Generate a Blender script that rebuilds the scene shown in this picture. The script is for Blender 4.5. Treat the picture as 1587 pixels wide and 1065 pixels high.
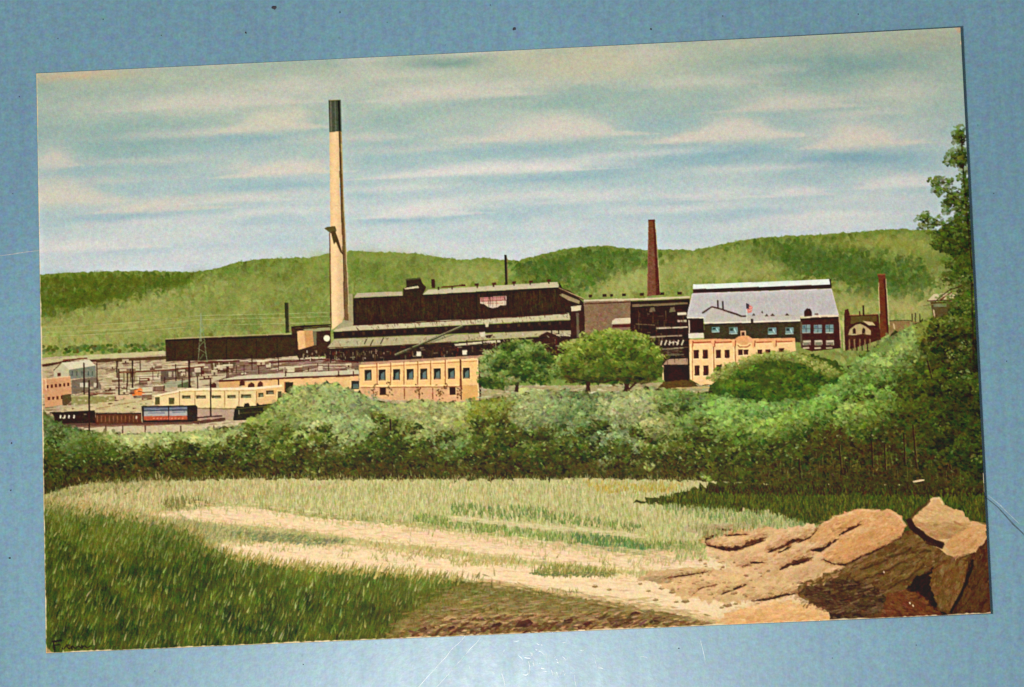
import bpy, math
import numpy as np
from mathutils import Matrix

for o in list(bpy.data.objects): bpy.data.objects.remove(o)
scene = bpy.context.scene
COL = scene.collection
MM = .001

# ---------------------------------------------------------------------------
# camera: hand-held above the card, leaning back a little (world is in metres)
# ---------------------------------------------------------------------------
cam_data = bpy.data.cameras.new('camera'); cam = bpy.data.objects.new('camera', cam_data); COL.objects.link(cam)
cam_data.sensor_width = 36; cam_data.lens = 175.918; cam_data.clip_start = .02; cam_data.clip_end = 20
rot = Matrix(((0.99743221, 0.0448318, 0.05584882), (-0.03379584, 0.98218422, -0.18485671), (-0.06314129, 0.18249458, 0.98117731))).to_4x4()
cam.matrix_world = Matrix.Translation((42.81364548 * MM, -139.35325378 * MM, 736.42147844 * MM)) @ rot
scene.camera = cam

# the dim room around, and one lamp low on the left in front of the card
world = bpy.data.worlds.new('World'); scene.world = world; world.use_nodes = True
bg = world.node_tree.nodes['Background']; bg.inputs[0].default_value = (1., .98, .95, 1); bg.inputs[1].default_value = .22
def lamp(name, loc, size, watts, col, aim):
    d = bpy.data.lights.new(name, 'AREA'); d.shape = 'DISK'; d.size = size; d.energy = watts; d.color = col
    o = bpy.data.objects.new(name, d); COL.objects.link(o); o.location = loc
    v = Matrix.Identity(3)
    from mathutils import Vector
    o.rotation_euler = (Vector(aim) - Vector(loc)).to_track_quat('-Z', 'Y').to_euler()
    return o
lamp('lamp', (-.020, -.052, .235), .030, .52, (1., .97, .92), (0, -.02, 0))
scene.view_settings.view_transform = 'Standard'; scene.view_settings.look = 'None'
scene.view_settings.gamma = 1; scene.view_settings.exposure = 0

INK_GAIN = 1.06
# ---------------------------------------------------------------------------
# The printed picture: a small painter works in the card's own plane.
# Positions taken from image pixels are turned into card millimetres by PIX_TO_CARD (a plane-to-plane map).
# ---------------------------------------------------------------------------
CARD_W, CARD_H = 140.4228, 88.9          # millimetres
SS = 2                                   # painter samples per print dot
DOT = 9.9                                # print dots per millimetre
NX, NY = int(CARD_W * DOT), int(CARD_H * DOT)
PW, PH = NX * SS, NY * SS
PIX_TO_CARD = np.linalg.inv(np.array([[10.2447270, -0.153727628, 784.051257],
                             [-0.502740386, -10.0151191, 526.733357],
                             [-7.43945226e-05, 2.46242004e-04, 1.0]]))
UNIT = PW / CARD_W / 10.3                # painter samples per image pixel
rng = np.random.default_rng(7)

def tr(p):
    """image pixels -> painter samples (x right, y down)"""
    p = np.asarray(p, float).reshape(-1, 2)
    q = np.c_[p, np.ones(len(p))] @ PIX_TO_CARD.T
    q = q[:, :2] / q[:, 2:]
    return np.c_[(q[:, 0] / CARD_W + .5) * PW, (.5 - q[:, 1] / CARD_H) * PH]

IMG = np.zeros((PH, PW, 3), np.float32)
REG = np.zeros((PH, PW), np.int8)
REGIONS = ['sky', 'hills', 'tall_smokestack', 'brick_smokestack', 'brick_chimney', 'thin_smokestack', 'black_smokestack', 'low_dark_hall', 'factory_hall',
           'wall_sign', 'great_shed', 'flag', 'small_house', 'brick_office', 'long_office', 'rail_yard', 'freight_train', 'round_tree', 'spreading_tree',
           'tree_dome', 'tall_tree', 'shrub_belt', 'meadow', 'dirt_track', 'grass', 'boulders', 'bare_ground', 'signature']
CUR = [0]
def region(n): CUR[0] = REGIONS.index(n)

_gy, _gx = np.mgrid[0:PH, 0:PW].astype(np.float32)
# image pixel coordinates of every sample, for gradients that follow the picture
_mx = (_gx / PW - .5) * CARD_W; _my = (.5 - _gy / PH) * CARD_H
_d = -7.43945226e-05 * _mx + 2.46242004e-04 * _my + 1
PIX_X = (10.2447270 * _mx - 0.153727628 * _my + 784.051257) / _d
PIX_Y = (-0.502740386 * _mx - 10.0151191 * _my + 526.733357) / _d
del _mx, _my, _d

def vnoise(cx, cy, seed):
    """value noise over the canvas, cells of cx by cy samples"""
    r = np.random.default_rng(seed)
    g = r.random((int(PH / cy) + 3, int(PW / cx) + 3)).astype(np.float32)
    ys = np.arange(PH) / cy; xs = np.arange(PW) / cx
    y0 = ys.astype(int); x0 = xs.astype(int)
    fy = (ys - y0)[:, None].astype(np.float32); fx = (xs - x0)[None].astype(np.float32)
    fy = fy * fy * (3 - 2 * fy); fx = fx * fx * (3 - 2 * fx)
    gy = g[y0] * (1 - fy) + g[y0 + 1] * fy
    return gy[:, x0] * (1 - fx) + gy[:, x0 + 1] * fx
def fbm(cx, cy, seed, n=4):
    o = 0; a = .5; s = 0
    for i in range(n):
        o = o + a * vnoise(max(cx, 1.5), max(cy, 1.5), seed + i); s += a
        a *= .55; cx /= 2; cy /= 2
    return o / s

def inside(P, x0, x1, y0, y1):
    yy, xx = np.mgrid[y0:y1, x0:x1]
    yy = yy + .5; xx = xx + .5
    m = np.zeros(yy.shape, bool)
    n = len(P)
    for i in range(n):
        ax, ay = P[i]; bx, by = P[(i + 1) % n]
        if ay == by: continue
        c = ((ay > yy) != (by > yy)) & (xx < (bx - ax) * (yy - ay) / (by - ay) + ax)
        m ^= c
    return m
def box_of(P):
    x0 = max(0, int(P[:, 0].min()) - 1); x1 = min(PW, int(P[:, 0].max()) + 2)
    y0 = max(0, int(P[:, 1].min()) - 1); y1 = min(PH, int(P[:, 1].max()) + 2)
    return x0, x1, y0, y1
def poly(pts, col, var=6, fn=None, alpha=1., rag=0):
    """flat area of ink with a little tonal variation; rag = ragged outline in image pixels"""
    P = tr(pts)
    if rag:
        Q = []
        for i in range(len(P)):
            a = P[i]; b = P[(i + 1) % len(P)]
            n = max(1, int(np.hypot(*(b - a)) / (4 * UNIT)))
            for k in range(n): Q.append(a + (b - a) * k / n)
        P = np.array(Q) + rng.normal(0, rag * UNIT, (len(Q), 2))
    x0, x1, y0, y1 = box_of(P)
    if x1 <= x0 or y1 <= y0: return
    m = inside(P, x0, x1, y0, y1)
    sub = IMG[y0:y1, x0:x1]
    c = np.broadcast_to(np.asarray(col, np.float32), sub.shape).copy()
    if fn is not None: c = fn(c, PIX_X[y0:y1, x0:x1], PIX_Y[y0:y1, x0:x1])
    if var: c = c + (GR[y0:y1, x0:x1, None] - .5) * 2.6 * var
    if alpha < 1: c = sub * (1 - alpha) + c * alpha
    sub[m] = c[m]
    REG[y0:y1, x0:x1][m] = CUR[0]
def rect(x0, y0, x1, y1, col, **k):
    sk = -.045 * (x1 - x0)
    poly([(x0, y0), (x1, y0 + sk * .6), (x1, y1 + sk * .6), (x0, y1)], col, **k)
def line(pts, w, col, var=4, alpha=1., wob=.15):
    pts = np.asarray(pts, float)
    for a, b in zip(pts[:-1], pts[1:]):
        d = b - a; L = np.hypot(*d)
        if L < .01: continue
        n = max(1, int(L / 9)); nr = np.array([-d[1], d[0]]) / L
        t = np.linspace(0, 1, n + 1)
        c = a + d * t[:, None]
        ww = w / 2 * (1 + rng.uniform(-.25, .25, n + 1) * (n > 1))
        off = rng.normal(0, wob, n + 1) * (n > 1)
        up = c + nr * (ww + off)[:, None]; dn = c - nr * (ww - off)[:, None]
        poly(np.r_[up, dn[::-1]], col, var=var, alpha=alpha)
def dabs(x, y, ln, wd, ang, col, alpha=1., taper=True, clip=None):
    """many brush strokes at once, later over earlier. x,y,ln,wd in image pixels, ang radians (0 = along x)"""
    n = len(x)
    if n == 0: return
    P = tr(np.c_[x, y]); ln = np.broadcast_to(ln, n) * UNIT; wd = np.broadcast_to(wd, n) * UNIT
    ang = np.broadcast_to(ang, n); col = np.broadcast_to(np.asarray(col, np.float32), (n, 3))
    alpha = np.broadcast_to(alpha, n)
    for s in range(0, n, 4000):
        sl = slice(s, s + 4000)
        p, l, w, a, c, al = P[sl], ln[sl], wd[sl], ang[sl], col[sl], alpha[sl]
        K = int(np.ceil(l.max() / 2 + w.max())) + 1
        oy, ox = np.mgrid[-K:K + 1, -K:K + 1]
        ix = np.floor(p[:, 0]).astype(int); iy = np.floor(p[:, 1]).astype(int)
        X = ox.ravel()[None] + .5 - (p[:, 0] - ix)[:, None]; Y = oy.ravel()[None] + .5 - (p[:, 1] - iy)[:, None]
        ca, sa = np.cos(a)[:, None], np.sin(a)[:, None]
        u = (X * ca + Y * sa) / (l[:, None] / 2); v = (-X * sa + Y * ca) / (w[:, None] / 2)
        if taper: m = (np.abs(u) < 1) & (np.abs(v) < np.clip(1.05 - u, .2, 2) * .62 * np.sqrt(np.clip(1 - u * u, 0, 1)) + .12)
        else: m = u * u + v * v < 1
        qx = ox.ravel()[None] + ix[:, None]; qy = oy.ravel()[None] + iy[:, None]
        m &= (qx >= 0) & (qx < PW) & (qy >= 0) & (qy < PH)
        if clip is not None: m &= clip[np.clip(qy, 0, PH - 1), np.clip(qx, 0, PW - 1)]
        k, _ = np.nonzero(m)
        fy, fx = qy[m], qx[m]
        A = al[k][:, None]
        IMG[fy, fx] = IMG[fy, fx] * (1 - A) + c[k] * A
        REG[fy, fx] = CUR[0]
def mask_of(pts):
    P = tr(pts); x0, x1, y0, y1 = box_of(P)
    m = np.zeros((PH, PW), bool)
    m[y0:y1, x0:x1] = inside(P, x0, x1, y0, y1)
    return m
def scatter(pts, n, seed=None):
    """n random points inside a polygon, both in image pixels"""
    pts = np.asarray(pts, float); out = []
    lo, hi = pts.min(0), pts.max(0); got = 0
    while got < n:
        q = rng.uniform(lo, hi, (n * 2, 2)); m = np.zeros(len(q), bool)
        for i in range(len(pts)):
            ax, ay = pts[i]; bx, by = pts[(i + 1) % len(pts)]
            if ay != by: m ^= ((ay > q[:, 1]) != (by > q[:, 1])) & (q[:, 0] < (bx - ax) * (q[:, 1] - ay) / (by - ay) + ax)
        out.append(q[m]); got += m.sum()
    return np.concatenate(out)[:n]
def jit(col, n, s=8, lum=14):
    return np.clip(np.asarray(col, np.float32) + rng.normal(0, lum, (n, 1)) + rng.normal(0, s, (n, 3)), 4, 250)
def lerp(a, b, t): return np.asarray(a, np.float32) * (1 - t) + np.asarray(b, np.float32) * t
def soft(cx, cy, rx, ry, col, al, rot=-.05, nz=None, p=1.):
    """soft-edged touch of colour (clouds)"""
    c, s = math.cos(rot), math.sin(rot)
    P = tr([(cx - rx * 2.6, cy - ry * 2.6 - rx * .3), (cx + rx * 2.6, cy + ry * 2.6 + rx * .3)])
    x0, x1, y0, y1 = box_of(P)
    X = PIX_X[y0:y1, x0:x1] - cx; Y = PIX_Y[y0:y1, x0:x1] - cy
    u = (X * c + Y * s) / rx; v = (-X * s + Y * c) / ry
    if nz is not None:
        w = nz[y0:y1, x0:x1] - .5
        v = v + w * 1.5; u = u + w * .5
    m = np.exp(-(np.abs(u) ** 2.4 + np.abs(v) ** 2 * np.where(v > 0, 1.7, 1))) * al
    sub = IMG[y0:y1, x0:x1]
    sub += (np.asarray(col, np.float32) - sub) * m[..., None]
def cloud(cx, base, half, high, col, al, nz, tilt=-.045):
    """a cloud with a flat foot and a peaked, softly fading top"""
    P = tr([(cx - half * 1.5, base - high * 2.2 - half * .1), (cx + half * 1.5, base + high + half * .1)])
    x0, x1, y0, y1 = box_of(P)
    w = nz[y0:y1, x0:x1] - .5
    u = (PIX_X[y0:y1, x0:x1] - cx) / half + w * .5; X = PIX_X[y0:y1, x0:x1] - cx
    h = high * (.72 * np.exp(-(u / .42) ** 2) + .34 * np.clip(1 - u * u, 0, 1)) + 1.5
    v = (base + X * tilt - PIX_Y[y0:y1, x0:x1]) / h + w * .8
    s = lambda a, b, t: (lambda k: k * k * (3 - 2 * k))(np.clip((t - a) / (b - a), 0, 1))
    m = s(-.35, .25, v) * (1 - s(.35, 1.5, v)) * (1 - s(.55, 1.25, np.abs(u))) * al
    sub = IMG[y0:y1, x0:x1]; sub += (np.asarray(col, np.float32) - sub) * m[..., None]
def ramp(v, xs, cols):
    cols = np.asarray(cols, float)
    return np.stack([np.interp(v, xs, cols[:, i]) for i in range(3)], -1).astype(np.float32)

GR = fbm(7, 5, 100, 3)
def paint_sky():
    region('sky')
    IMG[:] = ramp(PIX_Y + (PIX_X - 780) * .03, [50, 110, 180, 250, 330, 400],
                  [(177, 184, 164), (173, 188, 172), (171, 190, 181), (173, 194, 193), (182, 200, 203), (200, 209, 211)])
    n1 = fbm(260, 70, 11, 4); n2 = fbm(120, 60, 21, 4); n3 = fbm(50, 26, 27, 3)
    IMG[:] += ((n1 - .5) * 34)[..., None] * np.array([1.2, .6, .3], np.float32)
    nz = n2 * .6 + n3 * .4
    teal = (128, 168, 166); blue = (132, 173, 187); cream = (216, 208, 188); warm = (215, 208, 195); pale = (221, 217, 212)
    for c in [(190, 215, 115, 38, teal, .55), (700, 98, 64, 15, (108, 150, 145), .85), (1310, 104, 140, 24, (112, 154, 158), .75),
              (400, 214, 80, 11, blue, .55), (440, 289, 85, 12, blue, .7), (200, 338, 120, 11, blue, .55), (850, 278, 120, 9, blue, .6), (330, 240, 90, 20, blue, .35),
              (630, 341, 75, 8, blue, .75), (1310, 250, 88, 12, (118, 160, 178), .9), (1000, 196, 90, 14, blue, .4), (950, 150, 90, 20, teal, .45), (620, 190, 60, 14, teal, .4), (860, 165, 70, 10, teal, .35),
              (600, 240, 60, 22, blue, .35), (1060, 252, 130, 15, blue, .55), (820, 332, 110, 16, blue, .4), (330, 298, 80, 10, blue, .35), (560, 300, 30, 14, blue, .4),
              (1150, 335, 110, 12, blue, .4), (1400, 250, 60, 14, blue, .45), (770, 236, 100, 12, blue, .5), (1140, 238, 80, 10, blue, .65), (1250, 190, 60, 12, blue, .35), (420, 345, 70, 10, blue, .35), (980, 345, 90, 10, blue, .35)]:
        soft(*c[:5], c[5] * .78, nz=nz)
    for c in [(560, 215, 90, 8, warm, .5), (640, 232, 110, 7, warm, .45), (1000, 240, 120, 7, pale, .5), (1180, 262, 120, 7, pale, .5), (1330, 180, 90, 8, warm, .5), (1080, 130, 110, 10, warm, .5), (1200, 110, 60, 8, warm, .35), (250, 210, 100, 9, warm, .45), (180, 280, 90, 8, warm, .4), (230, 250, 110, 7, warm, .4), (620, 292, 110, 7, pale, .5), (820, 305, 120, 7, pale, .5), (1050, 325, 120, 7, pale, .5), (1300, 335, 110, 7, pale, .5), (420, 330, 110, 7, pale, .5), (240, 345, 120, 7, pale, .45), (640, 115, 70, 9, warm, .45), (820, 130, 90, 9, warm, .4)]:
        soft(*c, nz=nz)
    for c in [(120, 119, 85, 12, (212, 188, 148), 1), (320, 158, 190, 17, warm, .75), (470, 136, 70, 16, warm, .6), (425, 188, 55, 18, cream, .95), (462, 178, 20, 14, cream, .75),
              (345, 205, 55, 7, warm, .7), (82, 245, 36, 18, warm, .85), (435, 261, 84, 12, warm, 1), (475, 255, 30, 9, warm, .6), (85, 300, 70, 19, cream, .9), (120, 308, 50, 10, cream, .5), (240, 318, 100, 12, warm, .9),
              (370, 306, 90, 10, warm, .65), (130, 380, 110, 12, pale, .8), (300, 360, 130, 16, pale, .5), (690, 143, 130, 15, warm, .85), (565, 102, 34, 30, warm, .5), (610, 165, 40, 8, warm, .5),
              (900, 96, 125, 34, (206, 197, 168), .95), (735, 82, 66, 12, cream, .8), (1010, 84, 50, 16, warm, .6), (855, 204, 108, 13, warm, .95), (872, 190, 50, 15, warm, .85), (820, 196, 40, 10, warm, .5),
              (720, 217, 60, 6, warm, .7), (740, 263, 190, 9, pale, .9), (860, 254, 70, 9, pale, .7), (930, 258, 60, 9, pale, .5), (650, 326, 90, 11, pale, .9), (690, 318, 40, 8, pale, .5), (1140, 207, 62, 15, warm, 1), (1145, 196, 34, 12, warm, .8),
              (1030, 218, 66, 6, warm, .8), (1225, 160, 105, 14, warm, .8), (1400, 150, 80, 14, warm, .5), (1335, 217, 95, 15, warm, .95), (1312, 204, 34, 14, warm, .8), (1395, 284, 70, 12, pale, .85),
              (1235, 298, 55, 9, pale, .75), (1110, 302, 70, 8, pale, .65), (960, 302, 140, 12, pale, .5), (1330, 312, 100, 12, pale, .55), (890, 350, 180, 14, pale, .5),
              (1220, 350, 170, 14, pale, .5), (250, 400, 160, 14, pale, .5), (700, 384, 170, 12, pale, .45), (1440, 66, 60, 18, (172, 172, 148), .4)]:
        soft(*c[:5], c[5] * .72, nz=nz)
    for c in [(425, 203, 85, 30, cream, .8), (860, 217, 140, 28, warm, .85), (1128, 219, 115, 30, warm, .95), (1340, 229, 100, 30, warm, .9), (435, 273, 95, 18, warm, .9), (95, 318, 100, 30, warm, .85), (655, 336, 95, 17, pale, .85), (1225, 172, 120, 20, warm, .6), (690, 155, 130, 20, warm, .65),
              (740, 272, 200, 15, pale, .8), (245, 328, 110, 14, warm, .75), (1400, 292, 75, 18, pale, .7), (1235, 306, 60, 12, pale, .6), (1110, 310, 70, 10, pale, .5), (130, 390, 110, 14, pale, .6), (84, 260, 40, 22, warm, .7), (330, 168, 170, 20, warm, .5), (960, 312, 130, 14, pale, .4), (380, 314, 90, 12, pale, .5)]:
        cloud(*c[:2], c[2] * 1.15, *c[3:5], c[5] * .8, nz)

RIDGE = [(40, 429), (100, 424), (150, 422), (200, 421), (250, 421), (290, 423), (330, 419), (370, 407), (410, 402), (450, 400), (480, 401), (510, 394), (550, 390), (600, 392),
         (640, 393), (680, 399), (720, 404), (745, 400), (775, 403), (800, 405), (830, 398), (870, 388), (900, 384), (940, 382), (970, 386), (1000, 389), (1040, 388), (1070, 390),
         (1100, 384), (1140, 376), (1180, 370), (1230, 367), (1280, 365), (1340, 360), (1400, 357), (1440, 360), (1560, 368)]
def paint_hills():
    region('hills')
    R = np.array(RIDGE, float)
    hill = RIDGE + [(1560, 600), (40, 600)]
    darks = [[(40, 428), (150, 421), (290, 423), (335, 419), (290, 437), (230, 455), (150, 474), (40, 494)],
             [(790, 410), (830, 398), (900, 384), (960, 384), (1010, 390), (1060, 391), (1040, 404), (1000, 412), (960, 436), (910, 458), (860, 448), (810, 430)],
             [(1080, 392), (1140, 378), (1230, 369), (1300, 372), (1290, 388), (1200, 392), (1120, 396)],
             [(1190, 392), (1260, 380), (1340, 392), (1440, 410), (1450, 450), (1400, 468), (1340, 452), (1290, 438), (1230, 428)]]
    lights = [[(940, 440), (1010, 412), (1080, 396), (1190, 400), (1210, 430), (1060, 455), (930, 462)],
              [(1290, 470), (1350, 462), (1440, 476), (1440, 505), (1300, 505)],
              [(1300, 372), (1440, 362), (1440, 395), (1350, 388)],
              [(60, 500), (200, 470), (330, 440), (420, 440), (380, 500), (200, 540), (60, 548)],
              [(690, 405), (760, 402), (800, 412), (780, 440), (690, 446)]]
    poly(hill, (122, 138, 66), var=10, rag=.8)
    top = lambda x: np.interp(x, R[:, 0], R[:, 1])
    n = 26000
    x = rng.uniform(50, 1545, n); t = rng.random(n) ** .9; y = top(x) + 1 + t * (560 - top(x))
    o = np.argsort(y); x, y, t = x[o], y[o], t[o]
    def inp(pts):
        m = np.zeros(n, bool); q = np.c_[x, y] + rng.normal(0, 6, (n, 2))
        for i in range(len(pts)):
            ax, ay = pts[i]; bx, by = pts[(i + 1) % len(pts)]
            if ay != by: m ^= ((ay > q[:, 1]) != (by > q[:, 1])) & (q[:, 0] < (bx - ax) * (q[:, 1] - ay) / (by - ay) + ax)
        return m
    c = lerp((100, 118, 48), (146, 147, 84), np.clip((y - top(x)) / 130, 0, 1)[:, None]).astype(np.float32)
    cl = fbm(70, 44, 31, 4); q = tr(np.c_[x, y]).astype(int)
    s = cl[np.clip(q[:, 1], 0, PH - 1), np.clip(q[:, 0], 0, PW - 1)]
    c += ((s - .5) * 130)[:, None] * np.array([1, .85, .7])
    d = np.zeros(n, bool)
    for p in darks: d |= inp(p)
    c[d] = lerp(c[d], (58, 84, 30), .85)
    dl = inp(darks[0]); c[dl] = lerp(c[dl], (70, 82, 10), .9)
    l = np.zeros(n, bool)
    for p in lights: l |= inp(p)
    c[l] = lerp(c[l], (172, 170, 98), .6)
    g = rng.normal(0, 10, (n, 1)) + rng.normal(0, 6, (n, 3))
    tq = (y - top(x)) < 6; c[tq] = lerp(c[tq], (92, 118, 48), .5)
    c = np.clip(c + g, 15, 225)
    keep = ~((x < 560) & (y > 552))
    k2 = keep
    nb = n // 4; bi = np.sort(rng.choice(np.nonzero(k2 & (y > top(x) + 7))[0], nb, replace=False)); cb = np.clip(c[bi] + rng.normal(0, 13, (nb, 1)) * np.array([1, .9, .6]), 10, 230)
    dabs(x[bi], y[bi], rng.uniform(10, 20, nb), rng.uniform(6, 10, nb), np.pi / 2 + rng.normal(.15, .6, nb), cb, alpha=.5, taper=False)
    dabs(x[k2], y[k2], rng.uniform(4, 9, n)[k2], rng.uniform(2.4, 4.2, n)[k2], (np.pi / 2 + rng.normal(.15, .5, n))[k2], c[k2], alpha=rng.uniform(.08, .5, k2.sum()))
    for c in [(430, 440, 90, 24, (158, 160, 84), .45, -.4), (350, 470, 70, 22, (96, 114, 46), .3, -.5), (590, 430, 70, 26, (104, 124, 50), .35, .4), (660, 420, 60, 20, (152, 156, 84), .45, .4), (200, 500, 120, 22, (160, 160, 88), .5, -.1), (470, 470, 30, 40, (112, 128, 54), .3, 0), (560, 400, 60, 8, (140, 152, 76), .5, 0),
              (740, 425, 50, 20, (148, 154, 82), .4, .2), (870, 410, 60, 16, (58, 84, 30), .45, -.2), (960, 400, 40, 12, (78, 104, 40), .4, .2), (1000, 430, 70, 18, (172, 172, 104), .5, -.4), (1130, 400, 70, 16, (142, 152, 76), .45, -.2), (1130, 425, 60, 12, (172, 172, 104), .5, 0), (1250, 405, 70, 18, (62, 88, 34), .5, .15),
              (1350, 430, 60, 18, (66, 92, 38), .5, .2), (1340, 378, 80, 10, (158, 158, 74), .5, 0), (1400, 385, 50, 12, (146, 146, 64), .4, .2), (1400, 480, 40, 16, (186, 174, 110), .6, 0), (1310, 470, 30, 14, (176, 168, 104), .5, 0), (150, 437, 110, 9, (84, 96, 22), .4, .03), (120, 465, 70, 12, (70, 84, 14), .45, -.15), (280, 436, 40, 8, (66, 84, 18), .5, -.3)]:
        soft(*c[:6], rot=c[6], nz=cl)
    # tree dots along the far left foot of the hill
    x = rng.uniform(66, 260, 120); dabs(x, 546 - (x - 60) * .02 + rng.uniform(-8, 3, 120), 6, 5, 0., jit((82, 98, 40), 120), alpha=.8, taper=False)
    # power line and lattice tower
    for y0, y1, y2 in [(494, 490, 487), (503, 496, 493), (509, 505, 502)]:
        line([(66, y0 + 14), (190, y0 + 8), (312, y1), (450, y2), (512, y2 - 2)], .9, (176, 184, 128), alpha=.6)
    for y0 in (499, 513):
        line([(120, y0 + 6), (312, y0 - 8), (440, y0 - 9)], .8, (90, 105, 50), alpha=.4)

def paint_yard():
    region('rail_yard')
    # the flat ground with its tracks
    poly([(40, 556), (140, 551), (260, 545), (430, 552), (560, 556), (760, 560), (760, 640), (420, 660), (380, 676), (40, 690)], (182, 162, 128), var=16, rag=.5)
    n = 2600
    x = rng.uniform(66, 560, n); y = rng.uniform(556, 668, n)
    pal = np.array([(200, 182, 144), (184, 162, 124), (156, 130, 100), (124, 96, 74), (158, 150, 104), (208, 192, 156), (100, 72, 54)])
    pk = rng.choice(7, n, p=[.2, .22, .2, .13, .1, .1, .05])
    dabs(x, y, rng.uniform(6, 24, n), rng.uniform(1.2, 3, n), rng.normal(-.06, .05, n), np.clip(pal[pk] + rng.normal(0, 9, (n, 1)), 10, 240), alpha=.75)
    # pale road below the hill
    line([(64, 562), (140, 554), (200, 551), (256, 547)], 6, (190, 182, 132))
    line([(64, 568), (100, 562), (190, 558), (262, 554)], 3.5, (84, 52, 36))
    line([(150, 560), (262, 555)], 5, (92, 68, 44))
    # brown track field
    poly([(300, 566), (420, 558), (505, 556), (560, 556), (560, 582), (430, 588), (340, 592)], (124, 96, 78), var=14)
    n = 500; x = rng.uniform(300, 556, n); y = rng.uniform(557, 588, n)
    dabs(x, y, rng.uniform(8, 34, n), rng.uniform(1, 2.2, n), rng.normal(-.07, .05, n), jit((134, 106, 88), n, 5, 24), alpha=.8)
    line([(380, 561), (440, 557), (512, 555), (560, 556)], 2.2, (196, 182, 150)); line([(380, 564), (500, 558), (556, 562)], 2, (86, 30, 22))
    line([(420, 573), (480, 566), (540, 566)], 1.8, (188, 170, 140)); line([(470, 577), (500, 570), (545, 571)], 1.4, (188, 170, 140))
    # white gabled shed
    poly([(85, 575), (97, 563), (108, 573), (107, 585), (84, 585)], (196, 186, 150)); line([(84, 575), (97, 562), (108, 573)], 1.2, (92, 70, 50))
    poly([(97, 563), (139, 558), (149, 567), (108, 574)], (214, 204, 172)); line([(99, 559.5), (136, 555.5)], 2, (104, 30, 20))
    poly([(108, 574), (149, 567.5), (150, 585), (109, 588)], (124, 126, 108), var=9)
    for wx in (113, 120, 128, 138, 144): line([(wx, 576), (wx, 583)], 2, (84, 90, 78))
    rect(90, 579, 95, 584, (96, 40, 24))
    poly([(112, 590), (150, 585), (158, 598), (158, 604), (112, 612)], (120, 104, 84), var=12)
    for wx in (125, 133, 146): rect(wx, 594, wx + 6, 601, (196, 184, 160))
    # small pink brick works at the edge
    poly([(66, 589), (110, 584.5), (112, 611), (99, 613), (98, 628), (71, 632), (70, 612), (66, 610)], (205, 152, 108), var=10)
    for i, wx in enumerate(np.linspace(75, 107, 6)): rect(wx - 1.6, 597.5 - i * .7, wx + 1.6, 602.5 - i * .7, (96, 36, 22))
    for i, wx in enumerate(np.linspace(77, 97, 4)): rect(wx - 1.6, 616 - i * .6, wx + 1.6, 621 - i * .6, (96, 36, 22))
    poly([(97, 613), (111, 611), (112, 622), (104, 629), (98, 629)], (92, 74, 50)); line([(69, 589), (72, 589), (73, 606)], 1.5, (232, 196, 150))
    line([(66, 588.5), (110, 584)], 1.6, (226, 186, 140))
    # low sheds in the middle distance
    line([(185, 578), (250, 575), (318, 569)], 2.6, (112, 62, 40)); line([(185, 574), (252, 572), (318, 566)], 3, (196, 180, 146))
    poly([(188, 579), (252, 576), (252, 592), (188, 592)], (172, 156, 118), var=12)
    poly([(214, 582), (250, 580), (250, 592), (214, 592)], (202, 188, 154)); rect(218, 587, 233, 592, (104, 54, 36))
    for wx in (193, 199, 204, 209): line([(wx, 579), (wx, 594)], 1.6, (106, 92, 60))
    poly([(250, 576), (316, 570), (318, 583), (250, 592)], (104, 86, 68), var=14)
    for wx in (262, 270, 281, 287, 299): rect(wx, 577, wx + 5, 585, (176, 160, 132))
    rect(312, 575, 317, 583, (92, 24, 18))
    poly([(246, 599), (262, 592), (300, 588), (292, 598), (250, 602)], (158, 158, 124), var=10); poly([(276, 597), (292, 592), (294, 602), (276, 601)], (96, 104, 66))
    for wx in (241, 255, 296): line([(wx, 598), (wx, 607)], 2.2, (64, 30, 20))
    poly([(300, 586), (330, 582), (366, 576), (344, 588), (306, 600)], (190, 174, 140), var=9)
    rect(181, 614, 204, 625, (206, 176, 138)); rect(176, 607, 204, 614, (198, 178, 140))
    poly([(206, 606), (218, 602), (225, 606), (225, 614), (206, 614)], (228, 128, 66), var=14); poly([(206, 614), (226, 613), (226, 619), (210, 620)], (146, 122, 102))
    line([(212, 607), (222, 606)], 1.4, (250, 176, 110))
    poly([(112, 615), (178, 613), (180, 625), (112, 628)], (146, 138, 84), var=12); line([(112, 615), (178, 613)], 1.6, (206, 190, 140))
    line([(140, 611), (180, 610)], 1.6, (122, 70, 44))
    poly([(100, 634), (178, 622), (240, 615), (236, 628), (218, 638), (110, 640)], (196, 180, 132), var=9); line([(150, 634), (236, 619)], 1.2, (160, 130, 90))
    # shed with a pale roof beside the dark hall, and the posts under it
    poly([(324, 560), (331, 550), (367, 548), (364, 560)], (198, 184, 154)); line([(333, 550), (332, 558)], 1.4, (90, 50, 34)); line([(342, 549), (342, 558)], 1.6, (80, 40, 28))
    poly([(326, 561), (368, 559), (362, 578), (330, 578)], (98, 76, 56), var=12)
    for wx in (332, 340, 347, 356): line([(wx, 562), (wx + 1, 577)], 1.8, (70, 48, 32) if wx % 2 else (176, 160, 132))
    line([(307, 563), (372, 560)], 2.4, (86, 40, 28))

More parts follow.
